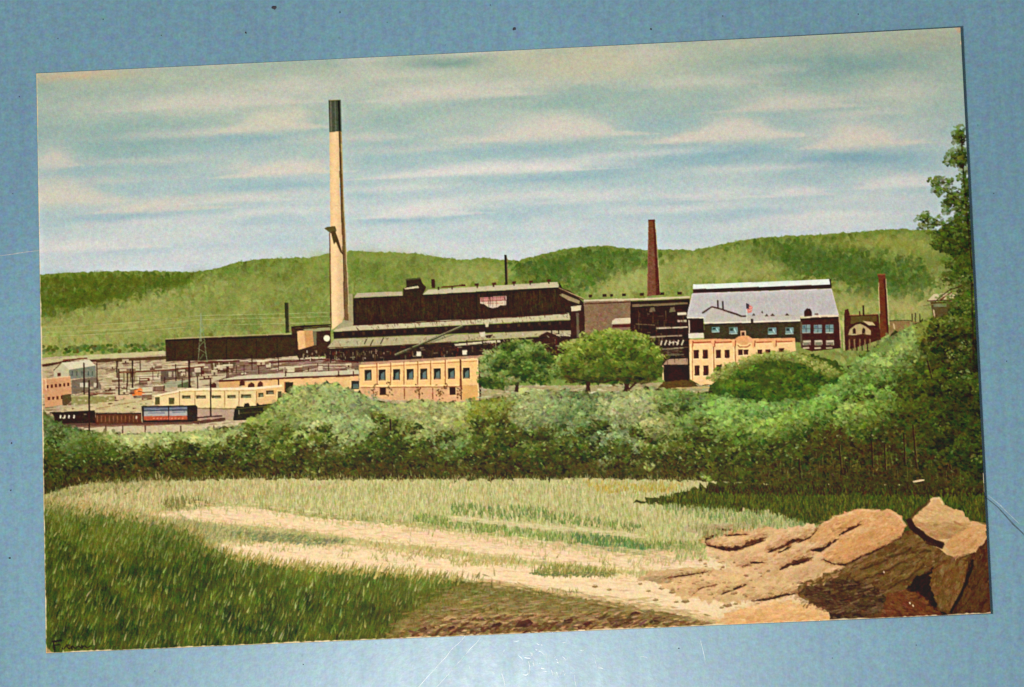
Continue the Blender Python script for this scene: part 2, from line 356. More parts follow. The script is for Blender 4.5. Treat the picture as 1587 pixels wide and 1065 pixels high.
def clutter():
    region('rail_yard')
    for i in range(60):
        x = rng.uniform(162, 545); y = rng.uniform(558, 612); w = rng.uniform(6, 18); h = rng.uniform(3.5, 8)
        if 240 < x < 440 and y > 588: continue
        c = [(208, 194, 160), (192, 174, 138), (124, 96, 72), (176, 158, 126)][i % 4]
        poly([(x, y), (x + w, y - w * .05), (x + w, y + h - w * .05), (x, y + h)], c, var=12, alpha=.85); line([(x, y), (x + w, y - w * .05)], 1.2, (220, 206, 170)); line([(x, y + h), (x + w, y + h - w * .05)], 1.3, (84, 48, 34))
        if i % 2: rect(x + w * .4, y + h * .3, x + w * .6, y + h * .8, (74, 44, 32))
    for i in range(30):
        x = rng.uniform(160, 550); y = rng.uniform(556, 596); line([(x, y), (x + .3, y + rng.uniform(6, 20))], rng.uniform(.9, 1.8), (66, 34, 24), alpha=.85)
    for i in range(14):
        x = rng.uniform(155, 300); y = rng.uniform(562, 600); line([(x, y), (x + rng.uniform(40, 120), y - rng.uniform(1, 5))], .7, (100, 70, 54), alpha=.6)
    for i in range(60):
        x = rng.uniform(114, 230); y = rng.uniform(600, 636); dabs(np.array([x]), np.array([y]), rng.uniform(3, 9), rng.uniform(1.5, 3.4), 0., [(206, 190, 150), (90, 60, 44), (136, 132, 84), (176, 150, 112)][i % 4], alpha=.8)
def grime():
    region('factory_hall')
    # pipes, beams and small plant on the dark walls
    for i in range(150):
        x, y = scatter([(512, 543), (640, 537), (800, 527), (880, 522), (880, 545), (745, 552), (600, 556), (512, 556)], 1)[0]
        v = rng.random() < .6; L = rng.uniform(2, 9)
        line([(x, y), (x + (0 if v else L), y + (L if v else -L * .06))], rng.uniform(.8, 1.8), [(112, 94, 70), (150, 136, 108), (30, 16, 10), (84, 60, 42), (98, 46, 28)][i % 5], alpha=.8)
    for i in range(90):
        x, y = scatter([(980, 478), (1066, 474), (1066, 560), (1032, 562), (1026, 540), (1000, 526), (980, 512)], 1)[0]
        v = rng.random() < .55; L = rng.uniform(3, 12)
        line([(x, y), (min(x + (0 if v else L), 1067), y + (L if v else -L * .05))], rng.uniform(.8, 1.8), [(96, 74, 54), (128, 108, 84), (24, 10, 6), (84, 40, 28), (70, 48, 36)][i % 5], alpha=.55)
    for i in range(90):
        x = rng.uniform(552, 880); y = 505 - (x - 548) * .05 + rng.uniform(-1, 6); line([(x, y), (x + rng.uniform(-1, 3), y + rng.uniform(2, 5))], rng.uniform(.7, 1.5), [(120, 104, 78), (76, 52, 36)][i % 2], alpha=.6)
    for i in range(80):
        x = rng.uniform(512, 880); y = 530 - (x - 510) * .033 + rng.uniform(-4, 5); line([(x, y), (x + rng.uniform(-4, 4), y + rng.uniform(1, 5))], rng.uniform(.7, 1.4), [(96, 82, 58), (206, 194, 160), (70, 44, 30)][i % 3], alpha=.55)
    for i in range(60):
        x = rng.uniform(552, 870); y0 = 464 - (x - 548) * .05; line([(x, y0 + 2), (x, y0 + rng.uniform(8, 36))], .8, [(36, 22, 10), (80, 58, 32)][i % 2], alpha=.6)
    region('great_shed')
    for i in range(26): x = rng.uniform(1078, 1284); line([(x, 459 - (x - 1073) * .03), (x + (x - 1180) * .06, 488)], .7, (174, 168, 166), alpha=.3)
def paint_halls():
    region('low_dark_hall')
    dk = (60, 44, 22)
    # long low dark hall
    poly([(257, 527), (360, 522.5), (452, 519), (463, 521), (463, 552), (420, 556), (330, 559), (258, 561)], (62, 46, 22), var=6)
    line([(257, 526), (360, 521.5), (452, 518)], 1.8, (166, 156, 104)); line([(258, 529), (452, 521.5)], 1.4, (38, 18, 10))
    for wx in (272, 300, 352, 398, 430): line([(wx, 526), (wx, 556)], .9, (44, 30, 16))
    for s in (-1, 1): line([(312, 488), (315 + s * 7, 562)], 1, (126, 140, 104), alpha=.8)
    for k in range(6): line([(308 + (k % 2) * 10 - k * .4, 500 + k * 10), (318 - (k % 2) * 10 + k * .4, 508 + k * 10)], .9, (126, 140, 104), alpha=.7)
    line([(312, 486), (312, 530)], 1.6, (146, 160, 122), alpha=.8)
    region('black_smokestack')
    poly([(441.5, 470), (448.5, 470), (449.5, 516), (443.5, 517)], (54, 56, 30)); line([(448, 470), (449, 515)], 1, (130, 124, 80))
    region('factory_hall')
    # tan boiler house with its round vent
    line([(452, 508), (513, 504)], 3, (54, 24, 16)); poly([(452, 510), (513, 506), (513, 552), (463, 556), (455, 540)], (64, 44, 26), var=8)
    poly([(470, 511), (512, 508), (512, 513), (475, 515)], (150, 146, 100))
    poly([(461, 514), (472, 513), (474, 540), (463, 543)], (226, 180, 122)); poly([(472, 513), (485, 513), (487, 536), (474, 540)], (196, 146, 92)); poly([(485, 515), (491, 515), (491, 536), (487, 536)], (116, 110, 78))
    poly([(507 + 5 * math.cos(a), 525 + 5 * math.sin(a)) for a in np.linspace(0, 6.28, 14)[:-1]], (232, 222, 188))
    for i in range(34):
        x = rng.uniform(464, 560); y = rng.uniform(542, 556)
        line([(x, y), (x + rng.uniform(-1, 1), y + rng.uniform(3, 8))], rng.uniform(1, 2.2), [(186, 172, 144), (52, 30, 22), (140, 118, 92), (52, 30, 22)][i % 4])
    # base of the tall stack
    # main hall: upper wall, roofs, aprons
    poly([(548, 463), (624, 459), (655, 458), (866, 446), (884, 452), (905, 470), (906, 525), (880, 527), (884, 490), (700, 498), (620, 503), (547, 506)], (56, 39, 17), var=6)
    n = 500; xy = scatter([(550, 466), (866, 450), (884, 486), (620, 500), (550, 503)], n)
    dabs(xy[:, 0], xy[:, 1], rng.uniform(6, 16, n), 2.4, np.pi / 2, jit((60, 42, 20), n, 4, 9), alpha=.6)
    poly([(549, 462), (554, 455), (624, 452.5), (624, 459)], (178, 164, 132)); line([(549, 464), (624, 460)], 1.3, (40, 16, 10))
    poly([(655, 457.5), (664, 450), (760, 444), (864, 438), (867, 446), (760, 451.5)], (190, 178, 144)); line([(655, 459), (866, 447.5)], 1.4, (40, 16, 10))
    poly([(625, 460), (625, 448), (630, 446), (630, 434), (652, 432), (655, 440), (661, 446), (655, 459)], (54, 42, 22))
    poly([(627, 447.5), (648, 444), (650, 447), (628, 449.5)], (196, 184, 148)); line([(629, 434.5), (652, 432)], 2.2, (76, 80, 46))
    poly([(668.5, 434), (674, 433.5), (675, 447), (669.5, 447.5)], (66, 34, 20))
    line([(684, 446), (722, 443)], 1.8, (94, 48, 30))
    for x in (680, 701, 740, 765, 797, 822, 851): line([(x, 452 - (x - 655) * .058), (x, 447 - (x - 655) * .058)], 2, (64, 34, 22)); 
    for x in (718, 739, 766, 797, 823, 851): rect(x - 3, 441.5 - (x - 718) * .055, x + 3, 445 - (x - 718) * .055, (80, 36, 24))
    for x in (680, 701, 739, 788, 834): line([(x, 455 - (x - 680) * .04), (x, 498 - (x - 680) * .04)], 1, (40, 26, 12))
    region('thin_smokestack')
    poly([(781.5, 396), (785.5, 396), (787, 442), (783, 443)], (50, 30, 18)); line([(786, 398), (787.5, 440)], .8, (150, 120, 84))
    region('factory_hall')
    # the red and cream sign on the wall
    region('wall_sign')
    poly([(744, 462), (785, 459.5), (784.5, 474), (776, 474), (771, 477), (764, 478.5), (757, 477), (751, 472.5), (745, 471.5)], (212, 190, 164), var=8)
    poly([(745, 462), (784, 460), (784, 467), (745, 469)], (172, 112, 104), var=10)
    for i in range(12): line([(748 + i * 2.9, 466.5 - i * .17), (749.4 + i * 2.9, 464.5 - i * .17)], .9, (226, 170, 156))
    for i in range(9): line([(752 + i * 3.2, 471.5), (753.4 + i * 3.2, 470)], 1, (176, 92, 84))
    region('factory_hall')
    # gable end with its sloping roof
    poly([(866, 446), (867, 438), (870, 444), (872, 450)], (48, 26, 16)); line([(868, 449), (886, 456), (905, 465)], 2.2, (80, 56, 36))
    poly([(867, 458), (872, 456), (899, 467), (898, 472), (880, 466)], (150, 132, 96)); line([(866, 447), (905, 464)], 1, (186, 164, 120))
    # pale aprons and dark bands
    poly([(517, 513), (531, 506.5), (620, 501.5), (700, 496.5), (800, 493), (882, 486), (884, 496), (780, 501), (700, 505), (620, 509.5), (519, 514.5)], (188, 177, 140), var=8)
    line([(548, 505), (620, 502), (700, 498), (880, 487)], 1.3, (84, 44, 30))
    poly([(517, 515), (700, 506), (884, 497), (885, 513), (700, 518), (518, 526)], (50, 29, 18), var=6)
    for i in range(22): x = 530 + i * 16; y = 519 - i * .83; rect(x, y - 2.5, x + 4, y + 2.5, (74, 52, 36))
    poly([(508, 539), (519, 526.5), (640, 521.5), (760, 518), (835, 513.5), (885, 513), (885, 519), (800, 524), (700, 530), (620, 535), (511, 541)], (172, 161, 122), var=9)
    line([(508, 540), (620, 535.5), (700, 530.5)], 1.2, (90, 60, 40))
    poly([(508, 541), (620, 536), (700, 531.5), (800, 525), (880, 520), (884, 548), (850, 552), (745, 554), (560, 562), (505, 556)], (54, 37, 24), var=9)
    for i in range(60):
        x = rng.uniform(508, 600); y = rng.uniform(543, 556); line([(x, y), (x, y + rng.uniform(2, 6))], rng.uniform(.8, 1.8), [(150, 134, 108), (90, 78, 50), (36, 22, 14)][i % 3], alpha=.8)
    poly([(704, 534), (775, 527.5), (776, 531), (706, 537)], (196, 184, 150))
    for x in (724, 748, 770): line([(x, 528), (x, 536)], 1.6, (50, 30, 20))
    for x, y in ((568, 524), (577, 527), (593, 524)): line([(x + 2, y), (x - 3, y + 10)], 1.6, (60, 50, 30))
    poly([(743, 516), (752, 515), (752, 522), (746, 523)], (204, 194, 164)); poly([(752, 521), (764, 519), (760, 525), (755, 525)], (60, 26, 20)); poly([(752, 503), (758, 502), (757, 507), (753, 508)], (200, 188, 156))
    line([(612, 551), (660, 531), (718, 506)], 3.6, (74, 70, 46)); line([(612, 550), (660, 530), (718, 504.5)], 1.2, (150, 144, 108)); line([(665, 532), (704, 519)], 2, (130, 124, 92))
    # tall buttress and little shed at the right end
    poly([(885, 482), (906, 474), (907, 526), (886, 526)], (62, 38, 24)); line([(895, 486), (896, 524)], 4.5, (104, 92, 70)); poly([(885, 476), (901, 474), (900, 482), (886, 483.5)], (206, 192, 158))
    poly([(835, 521), (848, 514.5), (860, 517), (885, 522), (878, 545), (864, 553), (846, 545)], (58, 38, 20)); line([(834, 521), (848, 514), (862, 519)], 1.6, (176, 160, 126)); line([(862, 520), (884, 521)], 2, (186, 172, 140)); line([(862, 523), (863, 552)], 1, (90, 26, 16))
    for x in (855, 866): line([(x, 513), (x, 519)], 2.4, (60, 46, 34))
    # plain brown wall, roof line with vents, open dark bays
    poly([(905, 468), (977, 465), (978, 516), (940, 522), (908, 527)], (132, 105, 78), var=10)
    n = 300; xy = scatter([(906, 470), (976, 467), (976, 514), (908, 524)], n); dabs(xy[:, 0], xy[:, 1], rng.uniform(3, 10, n), 2, rng.uniform(0, 3, n), jit((134, 108, 82), n, 5, 11), alpha=.6)
    line([(906, 472), (976, 469)], 1.4, (78, 44, 30))
    poly([(977, 468), (1069, 464), (1069, 600), (1030, 592), (1025, 560), (1000, 530), (977, 516)], (52, 30, 19), var=7)
    line([(905, 467), (1000, 464.5), (1069, 461.5)], 3, (200, 186, 148))
    for x, r in ((915, 2.5), (937, 3), (948, 2.2), (967, 2.8), (995, 3.2), (1026, 3.2), (1053, 3.4)): rect(x - r, 462 - (x - 905) * .03 - 4, x + r, 462 - (x - 905) * .03, (62, 22, 16))
    line([(980, 475), (1066, 471)], 3.4, (122, 104, 72)); line([(980, 478), (1066, 474)], 1, (34, 14, 10))
    for x in (1008, 1039): poly([(x, 478), (x + 6, 477), (x + 8, 484), (x - 2, 485)], (112, 98, 72))
    for x in (990, 1012, 1032): line([(x, 482), (x, 502)], 1.2, (84, 56, 40))
    rect(1050, 485.5, 1064, 489.5, (214, 200, 170)); rect(1050, 497, 1064, 500.5, (176, 160, 132)); line([(1018, 510), (1066, 508)], 2.2, (190, 172, 142)); line([(1008, 523.5), (1057, 521)], 1.8, (168, 150, 120)); line([(985, 503), (1015, 505)], 1.4, (110, 84, 64))
    for x in (1024, 1030, 1037, 1043, 1049, 1056): line([(x, 536), (x + rng.uniform(-1, 4), 528)], 2, (206, 190, 160))
    line([(1038, 533), (1046, 530), (1052, 534)], 1.6, (206, 190, 160)); line([(1026, 542), (1060, 540)], 2, (136, 124, 96)); line([(1026, 551), (1060, 550)], 3, (96, 80, 62))
    for i in range(16): line([(rng.uniform(1026, 1058), rng.uniform(540, 556))] * 1 + [(rng.uniform(1030, 1060), rng.uniform(540, 556))], 1, (120, 104, 80), alpha=.4)
    poly([(1028, 566), (1034, 558), (1066, 556), (1066, 566)], (164, 132, 104)); poly([(1028, 567), (1067, 566.5), (1068, 592), (1029, 590)], (48, 19, 14)); line([(1027.5, 567), (1027.5, 590)], 1.8, (214, 180, 130))
    poly([(949, 498), (954, 494.5), (977, 493.5), (977, 502), (948, 503.5)], (208, 192, 160)); rect(949, 504, 977, 508.5, (86, 34, 22))
    region('great_shed')
    # grey roof of the great shed, with its ridge monitor
    poly([(1073, 456), (1288, 449.5), (1299, 490), (1240, 493), (1238, 500), (1092, 503), (1090, 494.5), (1065, 493.5)], (190, 185, 182), var=6)
    n = 900; xy = scatter([(1075, 458), (1286, 452), (1296, 488), (1068, 492)], n); dabs(xy[:, 0], xy[:, 1], rng.uniform(2, 6, n), 1.6, 1.5, jit((191, 186, 183), n, 3, 6), alpha=.7)
    poly([(1074, 442), (1110, 441), (1285, 434.5), (1287, 444), (1074, 451)], (222, 228, 216), var=5); poly([(1074, 449.5), (1287, 442.5), (1287, 448.5), (1074, 455.5)], (62, 12, 12)); poly([(1285, 434), (1287.5, 434), (1288.5, 448), (1286, 448)], (56, 26, 20))
    line([(1074, 456.5), (1288, 449.8)], 1.6, (214, 200, 198)); line([(1288, 450), (1299, 490)], 1.4, (214, 202, 196)); line([(1065, 493), (1073, 457)], 1.4, (214, 202, 196)); line([(1065, 493.5), (1091, 493.5)], 1.6, (222, 212, 190)); line([(1240, 492), (1298, 490)], 2, (222, 206, 178))
    poly([(1091, 501.5), (1096, 486), (1104, 477), (1115, 481), (1150, 491), (1160, 489.5), (1240, 489), (1240, 498), (1091, 502)], (190, 182, 170), var=6)
    line([(1088, 486.5), (1103, 476.5), (1120, 481), (1150, 491.5), (1157, 491)], 2.6, (86, 66, 58)); line([(1091, 501.5), (1160, 500.5), (1240, 498.2)], 2, (228, 216, 190))
    line([(1112, 466.5), (1112.5, 478)], 2.4, (74, 58, 52)); line([(1120, 468), (1120.5, 481)], 2.6, (66, 50, 46))
    for x, y, r in ((1181, 485, 2), (1168, 489, 3), (1188, 490, 3), (1197, 489.5, 4), (1219.5, 489, 3.5)): poly([(x - r, y + 1.5), (x, y - 2.6), (x + r, y + 1.5)], (92, 74, 68))
    region('flag'); line([(1157, 471), (1157.5, 502)], 1.3, (222, 214, 196)); poly([(1156, 471), (1161, 473), (1160.5, 480), (1156.5, 479.5)], (62, 54, 66)); poly([(1161, 474), (1166.5, 477), (1165, 485), (1158.5, 487), (1157.5, 480), (1160.5, 480)], (214, 132, 116))
    line([(1160, 483), (1165, 481)], .8, (236, 206, 190)); line([(1161, 478.5), (1165, 477.5)], .8, (236, 206, 190)); region('great_shed'); rect(1163.5, 495.5, 1167, 501.5, (54, 28, 20))
    poly([(1246, 492), (1246, 484), (1250, 479.5), (1255, 480), (1258, 485), (1258, 491.5)], (66, 22, 16)); rect(1262, 487, 1268, 490, (120, 100, 90)); 
    # dark wall with green-glass windows
    poly([(1091, 503.5), (1240, 500), (1241, 532), (1091, 527)], (66, 56, 38), var=7); line([(1091, 504), (1240, 500.5)], 1.6, (44, 14, 10))
    for x, y, w, h in ((1103, 508, 12, 8), (1130, 508.5, 13, 10), (1190, 509.5, 13, 9.5), (1217, 509, 12.5, 10)):
        rect(x, y, x + w, y + h, (116, 142, 136)); rect(x + 1, y + 1, x + w * .5, y + h * .55, (52, 62, 56)); line([(x, y + h), (x + w, y + h - .4)], 1.2, (176, 190, 176)); line([(x + w * .6, y + 2), (x + w * .8, y + h - 2)], 1.6, (176, 206, 206))
    poly([(1068, 494.5), (1090, 494.5), (1091, 517), (1068, 518)], (54, 20, 16)); poly([(1067, 517.5), (1090, 517), (1091, 525), (1067, 525.5)], (216, 204, 182)); line([(1068, 497), (1068, 517)], 1.4, (220, 206, 180))
    poly([(1240, 494), (1299, 491.5), (1303, 541), (1258, 546), (1241, 540)], (70, 38, 26), var=8); line([(1240, 494), (1300, 491.5)], 1.4, (226, 208, 176)); line([(1241, 497), (1299, 494.5)], 1.6, (44, 12, 10)); line([(1300, 493), (1303, 540)], 1.4, (190, 160, 124)); line([(1241, 500), (1242, 540)], 3, (96, 80, 62))
    for x in (1243, 1261, 1279): 
        rect(x, 505, x + 12.5, 517.5, (122, 144, 140)); line([(x + 6.2, 505), (x + 6.2, 517)], 1, (70, 70, 66)); line([(x, 511), (x + 12, 510.6)], 1, (84, 88, 84)); line([(x, 517.5), (x + 12, 517)], 1.2, (190, 192, 176)); rect(x + 1, 506, x + 5, 510, (84, 108, 112))
        rect(x + 1, 529, x + 13, 536.5, (190, 174, 150)); rect(x + 2, 532, x + 12, 536, (120, 112, 92)); line([(x + 1, 541), (x + 11, 540.5)], 2.4, (190, 172, 140))
    region('small_house')
    # little house at the right, brick chimney beside it
    poly([(1308, 489), (1309, 482), (1314, 480), (1317, 490), (1361, 488.5), (1365, 528), (1310, 545), (1308, 520)], (78, 42, 24), var=8); line([(1316, 490), (1361, 488.5)], 1.2, (170, 136, 86)); poly([(1318, 492), (1358, 491), (1358, 500), (1318, 504)], (92, 76, 40))
    poly([(1314, 521), (1317, 512), (1326, 505), (1333, 503.5), (1342, 508), (1349, 514), (1349, 521), (1336, 519), (1326, 521)], (182, 160, 112)); line([(1314, 511), (1326, 503), (1334, 502), (1346, 508), (1360, 508)], 2.4, (62, 22, 14)); poly([(1336, 499), (1352, 501), (1356, 506), (1346, 506)], (196, 176, 130))
    for x in (1323.5, 1338): poly([(x - 2.4, 519), (x - 2.4, 512), (x, 509.5), (x + 2.4, 512), (x + 2.4, 519)], (66, 40, 22))
    line([(1337.5, 475), (1338, 490)], 3, (72, 54, 30)); line([(1332, 484), (1332, 490)], 2, (80, 50, 30))
    for x in range(1312, 1350, 4): line([(x, 527), (x, 545)], 1.6, (150, 120, 84) if x % 8 else (60, 26, 16))
    for x in (1306, 1309.5): line([(x, 492), (x + 2, 545)], 1.2, (214, 190, 140) if x < 1308 else (70, 30, 20))
    poly([(1378, 500), (1410, 499), (1440, 505), (1440, 530), (1378, 530)], (140, 116, 70), var=12); line([(1378, 499), (1412, 498)], 1.2, (70, 70, 40)); line([(1384, 503), (1386, 512)], 2.4, (200, 170, 130))
    for x in (1413, 1418, 1425): line([(x, 487 + (x % 2)), (x, 501)], 1.6, (66, 60, 34))
    # wooden house at the tree
    poly([(1437, 468), (1446, 458), (1482, 455), (1485, 462), (1478, 468), (1450, 469)], (212, 194, 152)); line([(1455, 468), (1474, 455)], 2.4, (110, 60, 40)); line([(1436, 469), (1480, 467)], 2, (70, 30, 20)); poly([(1441, 470), (1482, 469), (1482, 496), (1446, 496)], (92, 78, 44), var=12); rect(1446, 473, 1466, 478, (120, 122, 84)); rect(1474, 471, 1479, 480, (60, 22, 16)); line([(1446, 482), (1448, 494)], 2, (200, 180, 140)); line([(1430, 476), (1446, 474)], 1.6, (130, 120, 70))
    region('brick_smokestack')
    poly([(1005, 342), (1014.5, 341), (1023, 458), (1003, 460)], (118, 76, 54), var=9)
    poly([(1012, 342), (1015, 341), (1023, 458), (1017, 459)], (86, 38, 26)); line([(1005, 344), (1003.5, 458)], 1, (150, 100, 74)); line([(1015.5, 345), (1023.5, 457)], .9, (196, 176, 120))
    n = 240; t = rng.random(n); y = 343 + t * 114; x = 1009.5 + (rng.random(n) - .5) * (8 + t * 10) + t * 3; dabs(x, y, rng.uniform(2, 4, n), 1.3, 0., jit((122, 72, 52), n, 5, 16), alpha=.6)
    line([(1004.5, 343), (1015, 342)], 2, (96, 50, 36))
    region('brick_chimney')
    poly([(1359.5, 428), (1371, 427), (1372, 433), (1377, 520), (1364, 526), (1361, 434)], (108, 58, 34), var=9); poly([(1369, 434), (1372, 433), (1377, 519), (1374, 521)], (76, 30, 16)); line([(1372.5, 434), (1377.5, 505)], 1, (214, 192, 140)); line([(1359, 427.5), (1371.5, 427)], 2, (140, 96, 50)); line([(1361, 440), (1363, 488)], 1, (206, 180, 124))
    region('tall_smokestack')
    poly([(519, 512), (533, 497), (548, 497), (548, 506), (530, 509)], (160, 152, 116)); 
    poly([(511, 204), (526, 204), (527, 300), (534, 400), (537, 482), (531, 500), (515, 512), (513, 400)], (228, 194, 144), var=5,
         fn=lambda c, X, Y: c * (1 + .06 * np.sin((X - 512) * .25))[..., None])
    poly([(525.5, 204), (530, 204), (533, 300), (539, 420), (542, 498), (534, 497), (533, 420), (528.5, 300)], (116, 92, 58), var=7)
    line([(529.5, 206), (532.5, 300), (539, 430), (541.5, 495)], 1.4, (190, 172, 122)); line([(526, 206), (528.5, 300), (533, 420), (534, 480)], 1.2, (70, 46, 24))
    poly([(541, 456), (547, 456), (548, 500), (541, 498)], (156, 146, 104))
    poly([(509.5, 157), (528.5, 156), (530, 205), (511, 206)], (74, 80, 64), var=6); line([(513, 158), (514, 205)], 3, (108, 110, 92)); line([(520, 157), (521, 205)], 2, (96, 100, 84)); line([(525.5, 157), (527, 205)], 3, (40, 36, 26)); line([(510, 157), (528, 156)], 1.2, (150, 140, 104))
    poly([(503, 355), (508, 352.5), (520, 351.5), (522, 358), (520, 364), (512, 362)], (98, 88, 52)); poly([(513, 360), (520, 359), (525, 372), (532, 396), (528, 392), (521, 376), (518, 380)], (84, 68, 40))
    line([(511.5, 362), (512.5, 440), (513.5, 508)], 1.5, (112, 62, 36))

def paint_offices():
    region('long_office')
    # low cream building with strip windows and the orange wall behind it
    poly([(376, 593), (440, 588), (556, 583), (558, 606), (440, 614), (376, 604)], (222, 180, 122), var=8)
    poly([(340, 590), (372, 583), (440, 579), (556, 574), (557, 581), (440, 585.5), (345, 591)], (198, 186, 154), var=8); line([(340, 591), (440, 587), (556, 582)], 2.8, (92, 30, 16))
    for x in (443, 525, 548): line([(x, 576), (x, 584)], 1.6, (70, 30, 20))
    for x, y, r in ((332, 598, 4), (346, 598, 4), (355, 598, 4), (376, 594, 4), (390, 598, 5), (404, 596, 4)): poly([(x - r, y + 5), (x - r, y - 1), (x, y - 5), (x + r, y - 2), (x + r, y + 4)], (88, 48, 26), var=12)
    poly([(340, 593), (372, 591), (372, 601), (340, 602)], (206, 160, 104))
    line([(432, 588), (433, 602)], 2, (78, 22, 14))
    rect(442, 593, 455, 609, (58, 50, 34)); line([(442, 593), (442, 609)], 1.4, (150, 80, 50)); rect(545, 591, 557, 604, (58, 56, 44)); line([(544, 590), (544, 606), (558, 605)], 2, (240, 200, 140)); rect(548, 596, 556, 603, (96, 106, 96))
    poly([(237, 622), (246, 612), (290, 605), (400, 604), (438, 600), (441, 622), (397, 634), (300, 632), (246, 629)], (226, 200, 144), var=6)
    poly([(398, 604), (438, 600), (441, 621), (399, 633)], (218, 178, 120), var=6)
    line([(240, 615), (290, 604), (398, 602.5), (438, 598.5)], 3, (234, 216, 176)); line([(246, 615), (290, 607), (398, 606)], 1, (186, 146, 92))
    for x0, y0, x1, y1 in ((283, 613.5, 296, 618.5), (305, 613.5, 320, 618.5), (329, 613.5, 343, 618), (353, 613, 366, 618), (374, 612, 390, 617.5), (401, 609.5, 409, 616), (413, 606, 425, 612)):
        rect(x0, y0, x1, y1, (88, 74, 44)); rect(x0 + 3, y0 + 2.4, x1 - 1, y1, (124, 120, 92)); line([(x0 - 1, y1 + 1.4), (x1 + 1, y1 + 1)], 1.2, (240, 210, 150))
    for x in (279, 303, 349, 371, 398): line([(x, 607), (x, 632)], 1, (150, 108, 62))
    for x0, y0, x1, y1 in ((241, 616, 248.5, 628), (262.5, 617, 271, 627.5), (431, 607, 437, 620)): rect(x0, y0, x1, y1, (96, 88, 54)); line([(x0 - 1, y1), (x0 - 1, y0 - 1), (x1 + 1, y0 - 1)], 1.2, (240, 210, 150))
    poly([(300, 633), (397, 635), (400, 650), (310, 652)], (176, 148, 126), var=8); line([(246, 631), (300, 633.5), (397, 635)], 1.2, (126, 104, 60))
    # two-storey office with eight windows
    poly([(556, 567), (565, 562), (750, 551), (757, 555), (740, 557)], (178, 138, 106), var=12)
    for x0 in (646, 717): rect(x0, 545.5 - (x0 - 646) * .03, x0 + 7, 553 - (x0 - 646) * .03, (216, 204, 176))
    poly([(557, 567), (740, 556), (742, 619), (700, 622), (600, 618), (558, 606)], (232, 188, 124), var=6)
    poly([(558, 600), (740, 597), (742, 620), (700, 624), (600, 620), (558, 612)], (212, 166, 118), var=9); poly([(716, 598), (741, 597.5), (742, 620), (717, 621)], (214, 164, 98))
    line([(558, 568), (740, 557)], 2.4, (240, 202, 144)); line([(558, 571), (740, 560)], 1, (176, 110, 62)); line([(558, 599), (716, 597.5)], 2.6, (244, 206, 142)); line([(560, 601.5), (716, 600)], 1.2, (150, 96, 56))
    for i, x in enumerate((571, 592.5, 615, 636, 657, 678, 700, 723)):
        y = 574.5 - i * .45; rect(x - 7, y - 2.5, x + 7, y + 18.5, (240, 196, 134)); rect(x - 5.4, y - .5, x + 5.4, y + 16.5, (54, 44, 30)); poly([(x - 1.5, y + 6), (x + 3.6, y + 2.5), (x + 4, y + 14), (x - 2, y + 15)], (104, 116, 106)); line([(x - 3.5, y + 15.4), (x + 4, y + 15)], 1.6, (136, 116, 90))
    for x in (585, 606, 626.5, 648, 668, 690.5, 713.5): line([(x, 565 - (x - 557) * .05), (x, 597)], 1.5, (150, 90, 46)); line([(x + 1.6, 565 - (x - 557) * .05), (x + 1.6, 597)], .9, (246, 206, 150))
    line([(714, 558), (715.5, 620)], 2, (98, 40, 22))
    for x in (627, 650, 671): line([(x, 602), (x, 619)], 1.4, (128, 70, 40))
    for x in (589, 697): rect(x, 601, x + 9.5, 613, (66, 22, 14)); line([(x - 2, 614), (x + 12, 613.5)], 2, (226, 178, 120))
    for x, y in ((581, 606), (604, 606), (648, 606), (681, 612), (690, 605), (711, 610)): dabs(x + rng.normal(0, 2.5, 16), y + rng.normal(0, 6, 16), 4, 2, rng.uniform(0, 3, 16), jit((100, 66, 36), 16), alpha=.8)
    poly([(741, 556), (747, 557), (746, 619), (742.5, 620)], (64, 32, 20)); line([(740.5, 557), (742, 619)], 1.6, (244, 210, 156)); poly([(747, 560), (762, 556), (756, 580), (747, 600)], (70, 54, 28))
    region('brick_office')
    poly([(1068, 529), (1232, 526.5), (1233, 545), (1150, 570), (1115, 590), (1107, 597), (1083, 599.5), (1069, 590)], (240, 198, 138), var=6)
    poly([(1068, 528), (1106, 526), (1138, 527), (1144, 523), (1152, 520.5), (1160, 522), (1166, 526), (1232, 525), (1232, 531), (1068, 534)], (226, 166, 112), var=10)
    for a, b, y in ((1072, 1102, 532), (1108, 1134, 532), (1172, 1196, 532), (1204, 1228, 531)): line([(a, y), (b, y - .8)], 2, (170, 84, 50)); line([(a, y + 3), (b, y + 2.2)], 1.2, (246, 208, 150))
    poly([(1143, 532), (1146, 525), (1152, 522), (1158, 524), (1162, 531), (1156, 536), (1148, 536)], (224, 162, 110), var=12); line([(1143, 536), (1146, 539), (1158, 539), (1163, 535)], 1.4, (150, 74, 44)); rect(1147.5, 514, 1156, 522, (214, 172, 130)); rect(1149, 516, 1154, 521.5, (70, 22, 14)); 
    for x in (1071, 1105, 1137, 1167, 1200): poly([(x - 2, 527), (x + 3, 527), (x + 2.4, 538), (x + .5, 541), (x - 1.6, 538)], (232, 174, 118)); line([(x + 3, 529), (x + 2.4, 539)], 1.4, (140, 62, 36))
    for x in (1106, 1139): line([(x, 538), (x + .6, 596 - (x - 1106) * .9)], 1.3, (150, 90, 54)); line([(x - 2, 538), (x - 1.4, 594 - (x - 1106) * .9)], 1.2, (250, 212, 160))
    line([(1073, 536), (1073.5, 590)], 1.2, (170, 110, 66)); line([(1070, 534), (1070.5, 588)], 2, (246, 206, 150))
